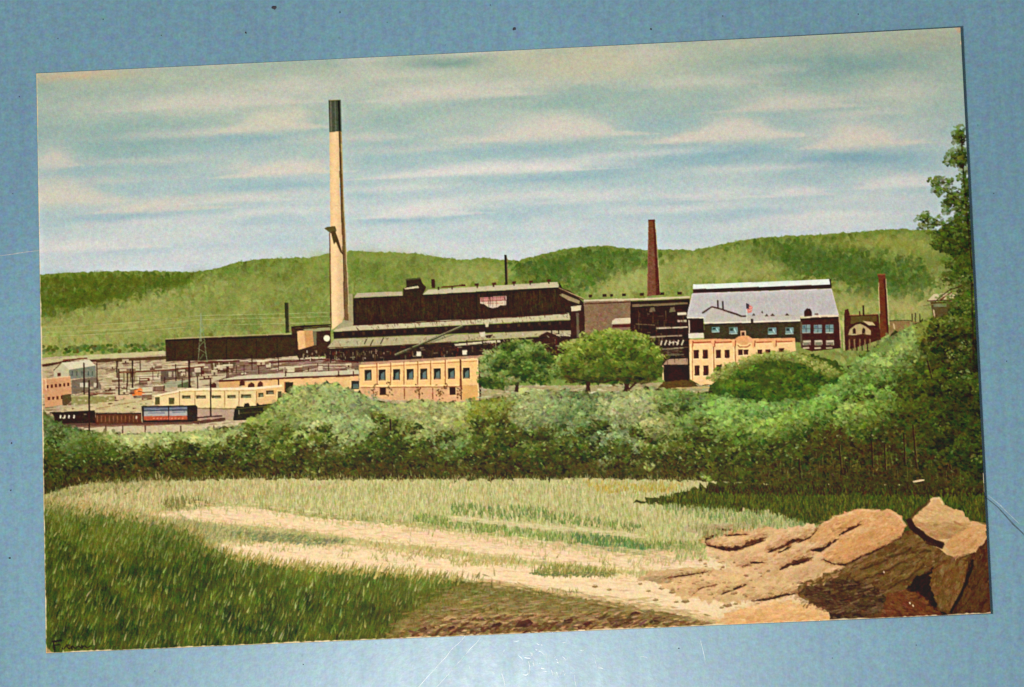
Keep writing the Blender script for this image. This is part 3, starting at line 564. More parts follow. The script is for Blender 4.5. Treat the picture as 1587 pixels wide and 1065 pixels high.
    for x0, y0, x1, y1 in ((1075, 543.5, 1083, 557), (1089, 543.5, 1097, 557), (1109.5, 543.5, 1117, 556.5), (1123, 543.5, 1130.5, 556), (1144, 543, 1151, 551.5), (1152.5, 543, 1159.5, 551), (1174, 543, 1181, 550.5), (1186, 543, 1194, 549.5), (1207, 541, 1215, 548),
                           (1076.5, 567.5, 1084, 583), (1090, 567.5, 1098, 583), (1110.5, 566.5, 1118, 582), (1123, 566, 1131, 579)):
        line([(x0 - 1.2, y1 + .4), (x1 + 1.2, y1)], 2.2, (250, 214, 160)); rect(x0, y0, x1, y1, (74, 24, 16)); line([(x0 + 2.4, y0 + 2), (x0 + 2.6, y1 - 2)], 1, (116, 66, 46))
    poly([(1068, 588), (1084, 597), (1084, 601), (1066, 598)], (86, 84, 36)); line([(1088, 598.5), (1099, 597.5)], 2, (60, 26, 14))

def paint_train():
    region('freight_train')
    line([(70, 659), (220, 657), (310, 655), (350, 650)], 5, (96, 66, 52)); line([(80, 663), (300, 657)], 2, (128, 90, 70)); line([(306, 648), (345, 645)], 2.4, (76, 50, 42))
    poly([(80, 640.5), (148, 637.5), (149.5, 656), (86, 657.5), (84, 644)], (52, 36, 26), var=6); line([(78, 640.5), (148, 637.5)], 1.6, (30, 14, 10))
    for x in (94.5, 101, 107.5, 115.5): line([(x, 649), (x + .8, 644)], 2.2, (226, 216, 190))
    line([(98, 648), (100, 649)], 1.6, (200, 190, 160)); line([(131, 643), (135, 642.5)], 1.6, (130, 110, 92))
    poly([(149, 642), (220, 641), (220.5, 656.5), (149.5, 657.5)], (92, 54, 36), var=6); line([(149, 642), (220, 641)], 1.6, (44, 18, 12))
    for i in range(11): x = 152 + i * 6.2; line([(x, 645), (x, 655)], 1.2, (140, 90, 62))
    line([(212, 650), (212.5, 645)], 2, (214, 200, 172))
    poly([(220, 630), (304, 628.5), (307, 631), (306.5, 653), (290, 654), (222, 655)], (54, 42, 38), var=5)
    poly([(223.5, 631.5), (291, 630.5), (291, 638), (224, 639)], (82, 88, 96)); poly([(224, 638.5), (291, 637.5), (291, 645), (224, 645.5)], (168, 162, 156), var=10); poly([(223.5, 645.5), (291, 644.8), (291, 651), (224, 652)], (172, 84, 58), var=8)
    for i in range(9): line([(238 + i * 5.6, 649.5), (240.5 + i * 5.6, 648.5)], 1.2, (240, 150, 110))
    line([(224, 635), (290, 633)], 1.4, (132, 138, 150)); line([(262, 631), (262, 652)], 1.6, (60, 34, 34)); line([(230, 641), (256, 640.6)], 1.4, (110, 116, 130)); line([(268, 640), (288, 639.4)], 1.4, (110, 116, 130)); line([(222, 654), (306, 652.5)], 1.6, (40, 16, 12))
    poly([(362, 652), (364, 636), (368, 630), (378, 631), (380, 626), (386, 625), (388, 630), (398, 629), (399, 624.5), (403, 628), (440, 624), (440, 640), (430, 648), (418, 651)], (48, 44, 22), var=9)
    line([(366, 634), (438, 628)], 1.4, (96, 92, 52), alpha=.7); line([(372, 641), (432, 637)], 1, (92, 86, 48), alpha=.6); line([(363, 651.5), (420, 649)], 1.6, (30, 14, 10)); line([(371, 636), (371, 643)], 1.6, (122, 122, 90))
    region('rail_yard')
    poly([(132, 664), (220, 661), (310, 661), (372, 655), (374, 664), (300, 671), (134, 673)], (196, 180, 142), var=10)
    for x in (165, 191, 226, 281, 332): line([(x, 660), (x, 674)], 1.8, (82, 62, 40))
    for (x, a, b, w) in ((131, 563, 612, 2), (139, 590, 671, 2.4), (151, 563, 602, 1.6), (182, 560, 586, 1.8), (185, 572, 613, 2), (206, 560, 602, 2.4), (198, 579, 600, 1.5), (273, 565, 591, 1.6), (294, 558, 602, 3), (307, 584, 603, 1.5), (327, 586, 646, 2.6), (391, 552, 575, 1.4), (432, 553, 575, 1.4)):
        line([(x, a), (x + .4, b)], w, (60, 26, 18), var=3, wob=.05)
def leaves(cx, cy, rx, ry, n, lo, hi, size=(3, 6), lean=.0, edge=1., soft_first=True):
    """a clump of foliage: broad touches first, then smaller ones, lighter towards the upper left"""
    for k, (m, sz, al) in enumerate(((n // 4, 2.1, .6), (n, 1., .62))):
        if k == 0 and not soft_first: continue
        a = rng.uniform(0, 2 * np.pi, m); r = np.sqrt(rng.random(m)) * edge * (.85 if k == 0 else 1)
        u, v = np.cos(a) * r, np.sin(a) * r
        t = np.clip(.5 - .42 * v - .22 * u + rng.normal(0, .2, m), 0, 1)
        o = np.argsort(t + rng.normal(0, .14, m)); u, v, t = u[o], v[o], t[o]
        c = lerp(lo, hi, (t ** 1.2)[:, None]) + rng.normal(0, 9, (m, 1)) + rng.normal(0, 6, (m, 3))
        dabs(cx + u * rx, cy + v * ry, rng.uniform(*size, m) * sz, rng.uniform(size[0] * .6, size[1] * .62, m) * sz, rng.uniform(-1.1, 1.1, m) + lean, np.clip(c, 8, 235), alpha=rng.uniform(al - .3, al + .3, m))

def fringe(pts, n, col, off=7, ln=(6, 16), wd=(1.6, 3.4), ang=.08, spread=.15, alpha=.6, lum=12):
    """dabs straying across an outline so that two areas run into each other"""
    P = np.asarray(pts, float); d = np.hypot(*np.diff(P, axis=0).T); s = np.r_[0, np.cumsum(d)]
    t = rng.uniform(0, s[-1], n); x = np.interp(t, s, P[:, 0]); y = np.interp(t, s, P[:, 1])
    x = x + rng.normal(0, off * .6, n); y = y + rng.normal(0, off * .55, n)
    dabs(x, y, rng.uniform(*ln, n), rng.uniform(*wd, n), ang + rng.normal(0, spread, n), jit(col, n, 6, lum), alpha=rng.uniform(alpha * .4, alpha * 1.2, n).clip(0, 1))

def paint_trees():
    region('meadow')
    # light ground under the round trees
    poly([(742, 620), (760, 598), (900, 598), (1060, 592), (1110, 602), (1100, 622), (900, 626)], (162, 152, 108), var=14, rag=.6)
    n = 260; x = rng.uniform(745, 1100, n); y = rng.uniform(598, 618, n); dabs(x, y, rng.uniform(6, 16, n), 2.4, rng.normal(0, .15, n), jit((158, 156, 112), n, 6, 24), alpha=.8)
    poly([(1030, 592), (1068, 590), (1084, 600), (1040, 606), (1020, 602)], (88, 66, 30), var=12, rag=1)
    line([(1040, 603), (1100, 601)], 2.4, (186, 166, 106))
    for x, s in ((801, 1), (911, 1.2), (971, 1.4)):
        region('round_tree' if s == 1 else 'spreading_tree')
        poly([(x - 4 * s, 590), (x + 5 * s, 588), (x + 2.6 * s, 600), (x + 4 * s, 608), (x - 3.5 * s, 608), (x - 2 * s, 599)], (66, 38, 22), var=9)
    line([(975, 604), (986, 594)], 3, (72, 44, 26)); line([(912, 596), (904, 588)], 3, (66, 40, 24))
    region('round_tree')
    poly([(747, 572), (760, 552), (785, 532), (815, 527), (842, 540), (862, 558), (868, 582), (840, 596), (800, 592), (770, 604), (748, 600)], (56, 74, 24), var=14, rag=2)
    for c in ((772, 590, 26, 16), (840, 580, 30, 18), (756, 580, 16, 22), (800, 576, 34, 20), (830, 560, 28, 18), (770, 560, 24, 18), (800, 546, 30, 18), (824, 545, 22, 14)):
        leaves(*c, 80, (46, 66, 18), (150, 172, 90), (4, 8.5))
    leaves(800, 590, 20, 6, 60, (60, 80, 26), (170, 174, 110))
    region('spreading_tree')
    poly([(868, 566), (876, 546), (900, 526), (940, 514), (975, 513), (1005, 526), (1026, 550), (1028, 568), (1010, 586), (960, 594), (900, 594), (874, 584)], (62, 76, 18), var=14, rag=2)
    for c in ((900, 582, 34, 13), (960, 584, 44, 12), (1002, 576, 26, 14), (886, 566, 20, 18), (930, 568, 40, 15), (985, 564, 38, 15), (1012, 556, 16, 16), (905, 548, 30, 15), (950, 550, 38, 15), (995, 545, 28, 15), (925, 532, 32, 12), (965, 528, 34, 12), (945, 520, 26, 7)):
        dk = np.clip((c[1] - 540) / 50, 0, 1); leaves(*c, 95, lerp((62, 84, 18), (44, 48, 8), dk), lerp((172, 186, 86), (100, 114, 40), dk), (4.5, 9))
    for x, y, rx, ry in ((776, 566, 12, 8), (838, 556, 14, 8), (812, 580, 18, 8), (752, 590, 10, 8), (790, 540, 10, 6)): leaves(x, y, rx, ry, 30, (34, 44, 8), (66, 82, 26), (4, 8))
    for x, y, rx, ry in ((918, 552, 20, 7), (972, 548, 22, 7), (1002, 560, 12, 7), (884, 572, 12, 7), (945, 572, 30, 7)): leaves(x, y, rx, ry, 30, (46, 52, 8), (84, 100, 30), (4.5, 9))
    for x, y, rx, ry in ((756, 556, 12, 12), (752, 576, 9, 12)): leaves(x, y, rx, ry, 34, (92, 104, 50), (176, 182, 120), (4, 8))
    for k in range(26):
        a = rng.uniform(math.pi, 2 * math.pi); leaves(948 + 80 * math.cos(a), 556 + 40 * math.sin(a), 10, 6, 16, (84, 104, 30), (176, 186, 92), (3.5, 7), soft_first=False)
    for k in range(18):
        a = rng.uniform(math.pi * .9, 2.1 * math.pi); leaves(806 + 56 * math.cos(a), 566 + 36 * math.sin(a), 9, 6, 14, (66, 84, 30), (168, 178, 104), (3, 6), soft_first=False)
    n = 60; x = rng.uniform(880, 1015, n); dabs(x, 590 + rng.normal(0, 3, n), rng.uniform(8, 18, n), rng.uniform(3, 6, n), 0., jit((54, 46, 14), n), alpha=.6)
    # dome of trees at the right
    region('tree_dome')
    poly([(1092, 612), (1106, 592), (1130, 574), (1165, 558), (1210, 549), (1255, 550), (1300, 562), (1330, 600), (1330, 640), (1092, 640)], (64, 80, 18), var=14, rag=2)
    for k in range(34):
        x = rng.uniform(1115, 1310); y = rng.uniform(560, 622) + abs(x - 1225) * .16
        leaves(x, y, 24, 12, 60, (40, 56, 8), lerp((112, 140, 46), (82, 110, 30), rng.random()), (4, 8.5))
    for k in range(16):
        t = k / 15; x = 1112 + t * 180; y = 592 - 40 * math.sin(math.pi * (t * .85 + .05)); leaves(x, y, 18, 7, 60, (84, 96, 34), (172, 176, 96), (3, 6))

BELT_TOP = [(30, 634), (66, 640), (100, 662), (140, 672), (200, 675), (300, 672), (372, 662), (400, 646), (425, 626), (450, 606), (480, 597), (510, 595), (545, 606), (580, 622), (610, 628), (650, 622), (700, 625), (745, 622), (800, 614), (860, 606),
            (930, 612), (1000, 604), (1060, 610), (1100, 612), (1170, 626), (1240, 622), (1290, 604), (1330, 558), (1372, 528), (1400, 512), (1430, 500), (1470, 490), (1560, 470)]
BELT_BOT = [(30, 772), (66, 768), (100, 757), (140, 748), (250, 744), (400, 741), (600, 743), (750, 742), (900, 741), (1050, 744), (1200, 750), (1400, 752), (1560, 760)]
def paint_belt():
    region('shrub_belt')
    T = np.array(BELT_TOP, float); B = np.array(BELT_BOT, float)
    poly(BELT_TOP + BELT_BOT[::-1], (58, 56, 18), var=14, rag=2.5)
    # tone of the foliage by place: (x, y, colour)
    K = [(90, 690, (92, 116, 62)), (70, 660, (84, 98, 56)), (150, 715, (72, 84, 28)), (200, 695, (160, 168, 104)), (300, 690, (154, 166, 98)), (360, 690, (150, 162, 96)), (410, 660, (120, 136, 66)), (470, 625, (160, 172, 100)), (520, 640, (150, 166, 104)), (560, 660, (140, 156, 100)),
         (600, 680, (70, 84, 28)), (640, 645, (164, 168, 104)), (700, 645, (168, 170, 104)), (700, 690, (120, 146, 84)), (760, 650, (110, 116, 44)), (780, 690, (96, 104, 44)), (840, 635, (150, 160, 104)), (880, 660, (110, 132, 84)), (860, 690, (92, 108, 56)), (920, 640, (100, 120, 72)),
         (960, 640, (158, 166, 110)), (950, 695, (136, 156, 108)), (1010, 665, (152, 160, 92)), (1060, 650, (100, 126, 60)), (1030, 690, (140, 150, 82)), (1130, 640, (120, 156, 74)), (1180, 630, (112, 150, 72)), (1120, 690, (124, 142, 64)), (1200, 670, (116, 142, 60)), (1280, 630, (112, 146, 64)), (1300, 590, (112, 148, 72)),
         (1360, 560, (130, 158, 80)), (1350, 600, (112, 146, 62)), (1330, 650, (128, 150, 68)), (1270, 690, (84, 98, 36)), (1380, 680, (58, 64, 18)), (1420, 640, (80, 96, 28)), (1400, 530, (142, 164, 90)), (1440, 520, (112, 122, 50)), (1460, 580, (80, 94, 26)), (1500, 620, (60, 68, 18)), (1490, 700, (66, 74, 20)), (1520, 560, (56, 60, 18)), (1430, 700, (62, 66, 18)), (1480, 540, (78, 84, 30))]
    kx = np.array([k[0] for k in K], float); ky = np.array([k[1] for k in K], float); kc = np.array([k[2] for k in K], float); kc = kc + (kc.mean(1, keepdims=True) - kc) * .08 + (2, 2, -4)
    def tone(x, y):
        w = 1 / (((x - kx) / 1.15) ** 2 + (y - ky) ** 2 + 60) ** 2
        return (kc * w[:, None]).sum(0) / w.sum()
    # broad tones first
    M = mask_of(BELT_TOP + BELT_BOT[::-1])
    y0, y1 = np.nonzero(M.any(1))[0][[0, -1]]; st = 12
    gyy, gxx = np.arange(y0, y1 + 2 * st, st), np.arange(0, PW + 2 * st, st)
    cs = np.zeros((len(gyy), len(gxx), 3), np.float32)
    for j, Y in enumerate(gyy):
        for i, X in enumerate(gxx):
            Yc, Xc = min(Y, PH - 1), min(X, PW - 1); cs[j, i] = tone(PIX_X[Yc, Xc], PIX_Y[Yc, Xc])
    rows = np.arange(y0, y1 + 1); fy = (rows - y0) / st; jy = fy.astype(int); fy = (fy - jy)[:, None, None]
    fx = np.arange(PW) / st; jx = fx.astype(int); fx = (fx - jx)[None, :, None]
    t1 = cs[jy] * (1 - fy) + cs[jy + 1] * fy; field = (t1[:, jx] * (1 - fx) + t1[:, jx + 1] * fx).astype(np.float32)
    n1 = fbm(90, 70, 81, 4)[y0:y1 + 1]; n2 = fbm(46, 40, 91, 4)[y0:y1 + 1]
    bot = np.interp(PIX_X[y0:y1 + 1], B[:, 0], B[:, 1]); up = np.interp(PIX_X[y0:y1 + 1], T[:, 0], T[:, 1]); Yf = PIX_Y[y0:y1 + 1]
    low = np.clip((Yf - (bot - 58 + 150 * (n1 - .5))) / 34, 0, 1); low = low * low * (3 - 2 * low)
    gap = np.clip((n2 - .56) / .1, 0, 1) * np.clip((Yf - up - 22) / 30, 0, 1) * .75
    field = field * (1 + (n1 - .5)[..., None] * .5)
    field = field + (np.array((58, 66, 16), np.float32) - field) * gap[..., None]
    field = field + (np.array((66, 58, 18), np.float32) - field) * (low * .85)[..., None]
    sub = IMG[y0:y1 + 1]; mm = M[y0:y1 + 1]; sub[mm] = field[mm]
    def pick(x, y):
        q = tr(np.c_[x, y]).astype(int); return field[np.clip(q[:, 1] - y0, 0, len(field) - 1), np.clip(q[:, 0], 0, PW - 1)]
    for n, ls, ws, al in ((5000, (8, 17), (5, 9), .5), (17000, (3.5, 8), (2.2, 4.4), .6)):
        x = rng.uniform(60, 1540, n); f = rng.random(n)
        y = np.interp(x, T[:, 0], T[:, 1]) - 2 + f * (np.interp(x, B[:, 0], B[:, 1]) - np.interp(x, T[:, 0], T[:, 1]) + 2)
        c = pick(x + rng.normal(0, 5, n), y + rng.normal(0, 5, n)) * rng.choice([.55, .75, .95, 1.1, 1.25], n, p=[.14, .18, .3, .24, .14])[:, None] + rng.normal(0, 7, (n, 3))
        dabs(x, y, rng.uniform(*ls, n), rng.uniform(*ws, n), rng.uniform(-1.2, 1.2, n) + .4, np.clip(c, 8, 215), alpha=rng.uniform(al - .35, al + .25, n))
    cl = []
    for k in range(150):
        x = rng.uniform(70, 1500); t0 = np.interp(x, T[:, 0], T[:, 1]); b0 = np.interp(x, B[:, 0], B[:, 1]); cl.append((t0 + 10 + rng.random() ** 1.2 * (b0 - t0 - 56), x))
    for y, x in sorted(cl):
        s = rng.uniform(.9, 1.8); c = tone(x, y) * rng.uniform(.88, 1.12)
        if x > 1380: c = c * .85
        # its own cast gap below, then the lit crown
        if y > 640: leaves(x + 5 * s, y + 13 * s, 18 * s, 6 * s, 16, (40, 44, 6), (72, 82, 22), (4, 8))
        leaves(x, y, 19 * s, 12 * s, int(40 * s), np.clip(c * .7 - 4, 0, 255), np.clip(c * 1.2 + 4, 0, 212), (3.6, 8))
    # large rounded masses at the centre and right
    big = [(640 + rng.uniform(-22, 40), x + rng.uniform(-16, 16)) for x in range(750, 1400, 30)] + [(596, 1330), (612, 1296), (570, 1372), (556, 1404), (640, 1290), (622, 1352), (650, 1330), (640, 1180), (650, 1130), (664, 1210), (676, 1290), (668, 1150)]
    for y, x in sorted(big):
        s = rng.uniform(.9, 1.35); c = tone(x, y) * rng.uniform(.95, 1.12)
        leaves(x + 6, y + 20 * s, 32 * s, 9 * s, 40, (38, 40, 4), (66, 78, 20), (4, 9))
        leaves(x, y, 31 * s, 19 * s, 110, np.clip(c * .55 - 8, 0, 255), np.clip(c * 1.28 + 6, 0, 212), (3.8, 8.5))
    # leafy flecks, light and dark
    for m, c0, lo_, hi_, al in ((1000, (50, 56, 14), 16, -14, .5), (1500, (168, 178, 118), 2, -70, .45)):
        x = rng.uniform(70, 1520, m); t0 = np.interp(x, T[:, 0], T[:, 1]); b0 = np.interp(x, B[:, 0], B[:, 1]); y = t0 + lo_ + rng.random(m) * (b0 - t0 + hi_ - lo_)
        cc = lerp(jit(c0, m, 7, 12), pick(x, y), .5); k = np.where(x > 1390, .45, 1.)
        dabs(x, y, rng.uniform(4.5, 9, m), rng.uniform(2.4, 4.4, m), rng.uniform(-1.3, 1.3, m), np.clip(cc, 8, 220), alpha=rng.uniform(.15, al + .15, m) * (k if hi_ < -40 else 1))
    # silhouettes in front: dark bushes
    bush = [(600, 676, 28), (640, 664, 14), (606, 656, 10), (275, 700, 24), (385, 690, 26), (500, 684, 24), (505, 664, 12), (450, 700, 24), (760, 680, 30), (745, 656, 14), (880, 692, 26), (1060, 700, 28), (1240, 704, 30), (1340, 700, 32), (1400, 690, 34), (1160, 708, 26), (905, 668, 14), (330, 704, 22), (190, 712, 26), (100, 722, 30), (80, 700, 20)]
    bush += [(690, 676, 16), (835, 674, 20), (960, 694, 22), (1010, 702, 22), (905, 704, 24), (985, 672, 12), (395, 668, 16), (370, 684, 16), (590, 650, 12), (622, 690, 26), (655, 690, 16), (775, 655, 18), (800, 676, 26), (740, 700, 24), (850, 700, 26), (930, 660, 14), (1075, 680, 20), (1090, 655, 12), (560, 700, 20), (230, 704, 20), (300, 694, 12), (1110, 712, 24), (1290, 694, 26), (1370, 672, 22), (1200, 690, 18)]
    bush += [(x, 714 + rng.uniform(-14, 8), rng.uniform(20, 36)) for x in range(80, 1440, 52)]
    for x, y, r in sorted(bush, key=lambda q: q[1]):
        leaves(x, y, r, r * .6, int(r * 2.2), (38, 36, 2), (82, 92, 26), (4, 8.5))
        leaves(x, y - r * .1, r, r * .6, 9, (96, 112, 50), (164, 176, 110), (3, 6.4), soft_first=False)
    # the shaded right end, with dark trunks
    for k in range(46):
        x = rng.uniform(1260, 1530); y = rng.uniform(672, 738); leaves(x, y, 22, 12, 24, (50, 36, 8), (86, 80, 22), (3.6, 7.5))
    for k in range(40):
        x = rng.uniform(1400, 1530); y = rng.uniform(560, 700); leaves(x, y, 22, 14, 26, (46, 46, 8), (92, 100, 30), (3.6, 7.5))
    # dry bright sprigs
    n = 420; x = rng.uniform(70, 1530, n); f = rng.random(n) ** 1.3
    y = np.interp(x, T[:, 0], T[:, 1]) + 8 + f * (np.interp(x, B[:, 0], B[:, 1]) - np.interp(x, T[:, 0], T[:, 1]) - 30)
    al = np.where(x > 1400, .25, .5) * rng.uniform(.4, 1.2, n)
    dabs(x, y, rng.uniform(3, 7, n), rng.uniform(1.2, 2.2, n), rng.uniform(-1.3, 1.3, n), jit((172, 178, 122), n, 8, 16), alpha=al)
    # stems
    for x0, y0, x1, y1 in ((1414, 660, 1420, 728), (1400, 672, 1402, 722), (1370, 690, 1372, 730), (1466, 700, 1472, 728), (1300, 690, 1304, 735), (1238, 712, 1240, 742), (605, 650, 606, 668), (1436, 560, 1444, 590), (1350, 684, 1352, 726)):
        line([(x0, y0), (x1, y1)], 2, (52, 30, 14)); line([(x0 + 2, y0), (x1 + 2, y1)], .8, (126, 108, 66), alpha=.6)
    for i in range(60): x = rng.uniform(1180, 1520); y = rng.uniform(700, 735); line([(x, y), (x + rng.uniform(-3, 3), y + rng.uniform(8, 18))], 1, (140, 140, 84), alpha=.4)
    # the dark foot of the belt
    n = 900; x = rng.uniform(60, 1540, n); y = np.interp(x, B[:, 0], B[:, 1]) - rng.uniform(-1, 26, n)
    dabs(x, y, rng.uniform(5, 11, n), rng.uniform(2.4, 4, n), rng.uniform(-.6, .6, n) + 1.2, jit((60, 50, 16), n, 6, 16), alpha=.5)
    n = 380; x = rng.uniform(70, 1530, n); y = np.interp(x, B[:, 0], B[:, 1]) - rng.uniform(6, 60, n)
    dabs(x, y, rng.uniform(3, 6.5, n), rng.uniform(1.6, 3, n), rng.uniform(-1.3, 1.3, n), jit((112, 118, 60), n, 8, 22), alpha=rng.uniform(.2, .7, n))
    # the tall tree at the right edge
    region('tall_tree')
    D, L = (30, 38, 4), (92, 112, 38)
    for x, y, rx, ry in ((1462, 378, 20, 10), (1490, 385, 22, 18), (1482, 408, 24, 14), (1500, 420, 22, 26), (1474, 432, 18, 9), (1492, 450, 22, 18), (1505, 480, 22, 28), (1486, 478, 15, 15), (1500, 520, 28, 28), (1478, 512, 18, 14), (1510, 560, 28, 34), (1515, 610, 26, 34), (1516, 660, 26, 34), (1520, 710, 22, 30), (1470, 600, 26, 20), (1480, 650, 28, 22), (1460, 690, 26, 20), (1490, 700, 26, 26)):
        leaves(x, y, rx, ry, int(rx * ry * .3) + 20, D, L, (3.6, 8), lean=-.3)
    for x, y, rx, ry in ((1497, 300, 8, 24), (1492, 330, 14, 16), (1484, 352, 20, 14), (1496, 360, 16, 26), (1470, 362, 18, 9), (1478, 384, 24, 14), (1476, 310, 12, 9), (1490, 250, 9, 14), (1489, 218, 6, 12)):
        leaves(x, y, rx, ry, int(rx * ry * .25) + 18, (28, 34, 4), (78, 92, 28), (4, 8), lean=-.3)
    for k in range(70):
        x = rng.uniform(1440, 1535) ; y = rng.uniform(500, 735); leaves(x, y, 18, 13, 26, (30, 32, 2), (76, 82, 22), (4, 8.5))
    for k in range(26):
        x = rng.uniform(1450, 1528) ; y = rng.uniform(430, 720); leaves(x, y, 12, 8, 10, (70, 84, 26), (138, 146, 72), (3, 6), soft_first=False)
    # open top: small sprays with the sky between them
    line([(1506, 420), (1498, 340), (1492, 270), (1489, 205)], 2.2, (56, 44, 18)); line([(1500, 360), (1470, 352), (1436, 350)], 1.6, (56, 44, 18)); line([(1497, 320), (1470, 302), (1450, 292)], 1.5, (56, 44, 18)); line([(1493, 265), (1476, 246)], 1.3, (56, 44, 18)); line([(1502, 390), (1466, 376)], 1.4, (56, 44, 18))
    for x, y, r in ((1487, 203, 6), (1483, 212, 7), (1490, 214, 6), (1481, 222, 5), (1478, 238, 6), (1472, 246, 6), (1484, 244, 8), (1490, 236, 6), (1470, 254, 5), (1482, 256, 6), (1493, 252, 7), (1494, 270, 7), (1489, 278, 5), (1497, 286, 7), (1498, 300, 6), (1446, 284, 7), (1455, 282, 7), (1462, 290, 8), (1450, 296, 6), (1470, 284, 6), (1476, 296, 8), (1458, 300, 6), (1482, 312, 9), (1470, 318, 8), (1492, 318, 9), (1466, 328, 6), (1480, 328, 10), (1497, 334, 9),
                    (1428, 342, 7), (1436, 336, 6), (1440, 348, 8), (1430, 354, 6), (1450, 344, 8), (1455, 356, 9), (1446, 364, 7), (1466, 348, 8), (1470, 362, 10), (1482, 346, 9), (1490, 358, 11), (1478, 374, 10), (1500, 356, 8), (1498, 376, 10), (1458, 372, 8), (1466, 386, 8), (1452, 384, 5), (1480, 392, 10)):
        leaves(x, y, r * 1.35, r * 1.05, 19, (28, 38, 4), (112, 132, 52), (4.6, 9.4), lean=rng.uniform(-.6, .3), soft_first=False)
    for x, y in ((1460, 440), (1476, 452), (1492, 440), (1484, 500), (1500, 540), (1470, 462), (1496, 585), (1480, 560)):
        leaves(x, y, 16, 10, 22, (60, 70, 26), (170, 176, 112), (2.6, 4.4))
    line([(1448, 470), (1470, 452), (1490, 445)], 1.4, (70, 56, 30)); line([(1505, 440), (1508, 560)], 3, (50, 30, 14), alpha=.5)

def blades(pts, n, lo, hi, ln, wd, ang=-1.45, spread=.14, alpha=.85, pale=.0):
    xy = scatter(pts, n); o = np.argsort(xy[:, 1]); xy = xy[o]
    c = lerp(lo, hi, (rng.random((n, 1)) ** 1.3)) + rng.normal(0, 6, (n, 3))
    dabs(xy[:, 0], xy[:, 1], rng.uniform(ln[0], ln[1], n), rng.uniform(wd[0], wd[1], n), ang + rng.normal(0, spread, n), np.clip(c, 10, 235), alpha=alpha)

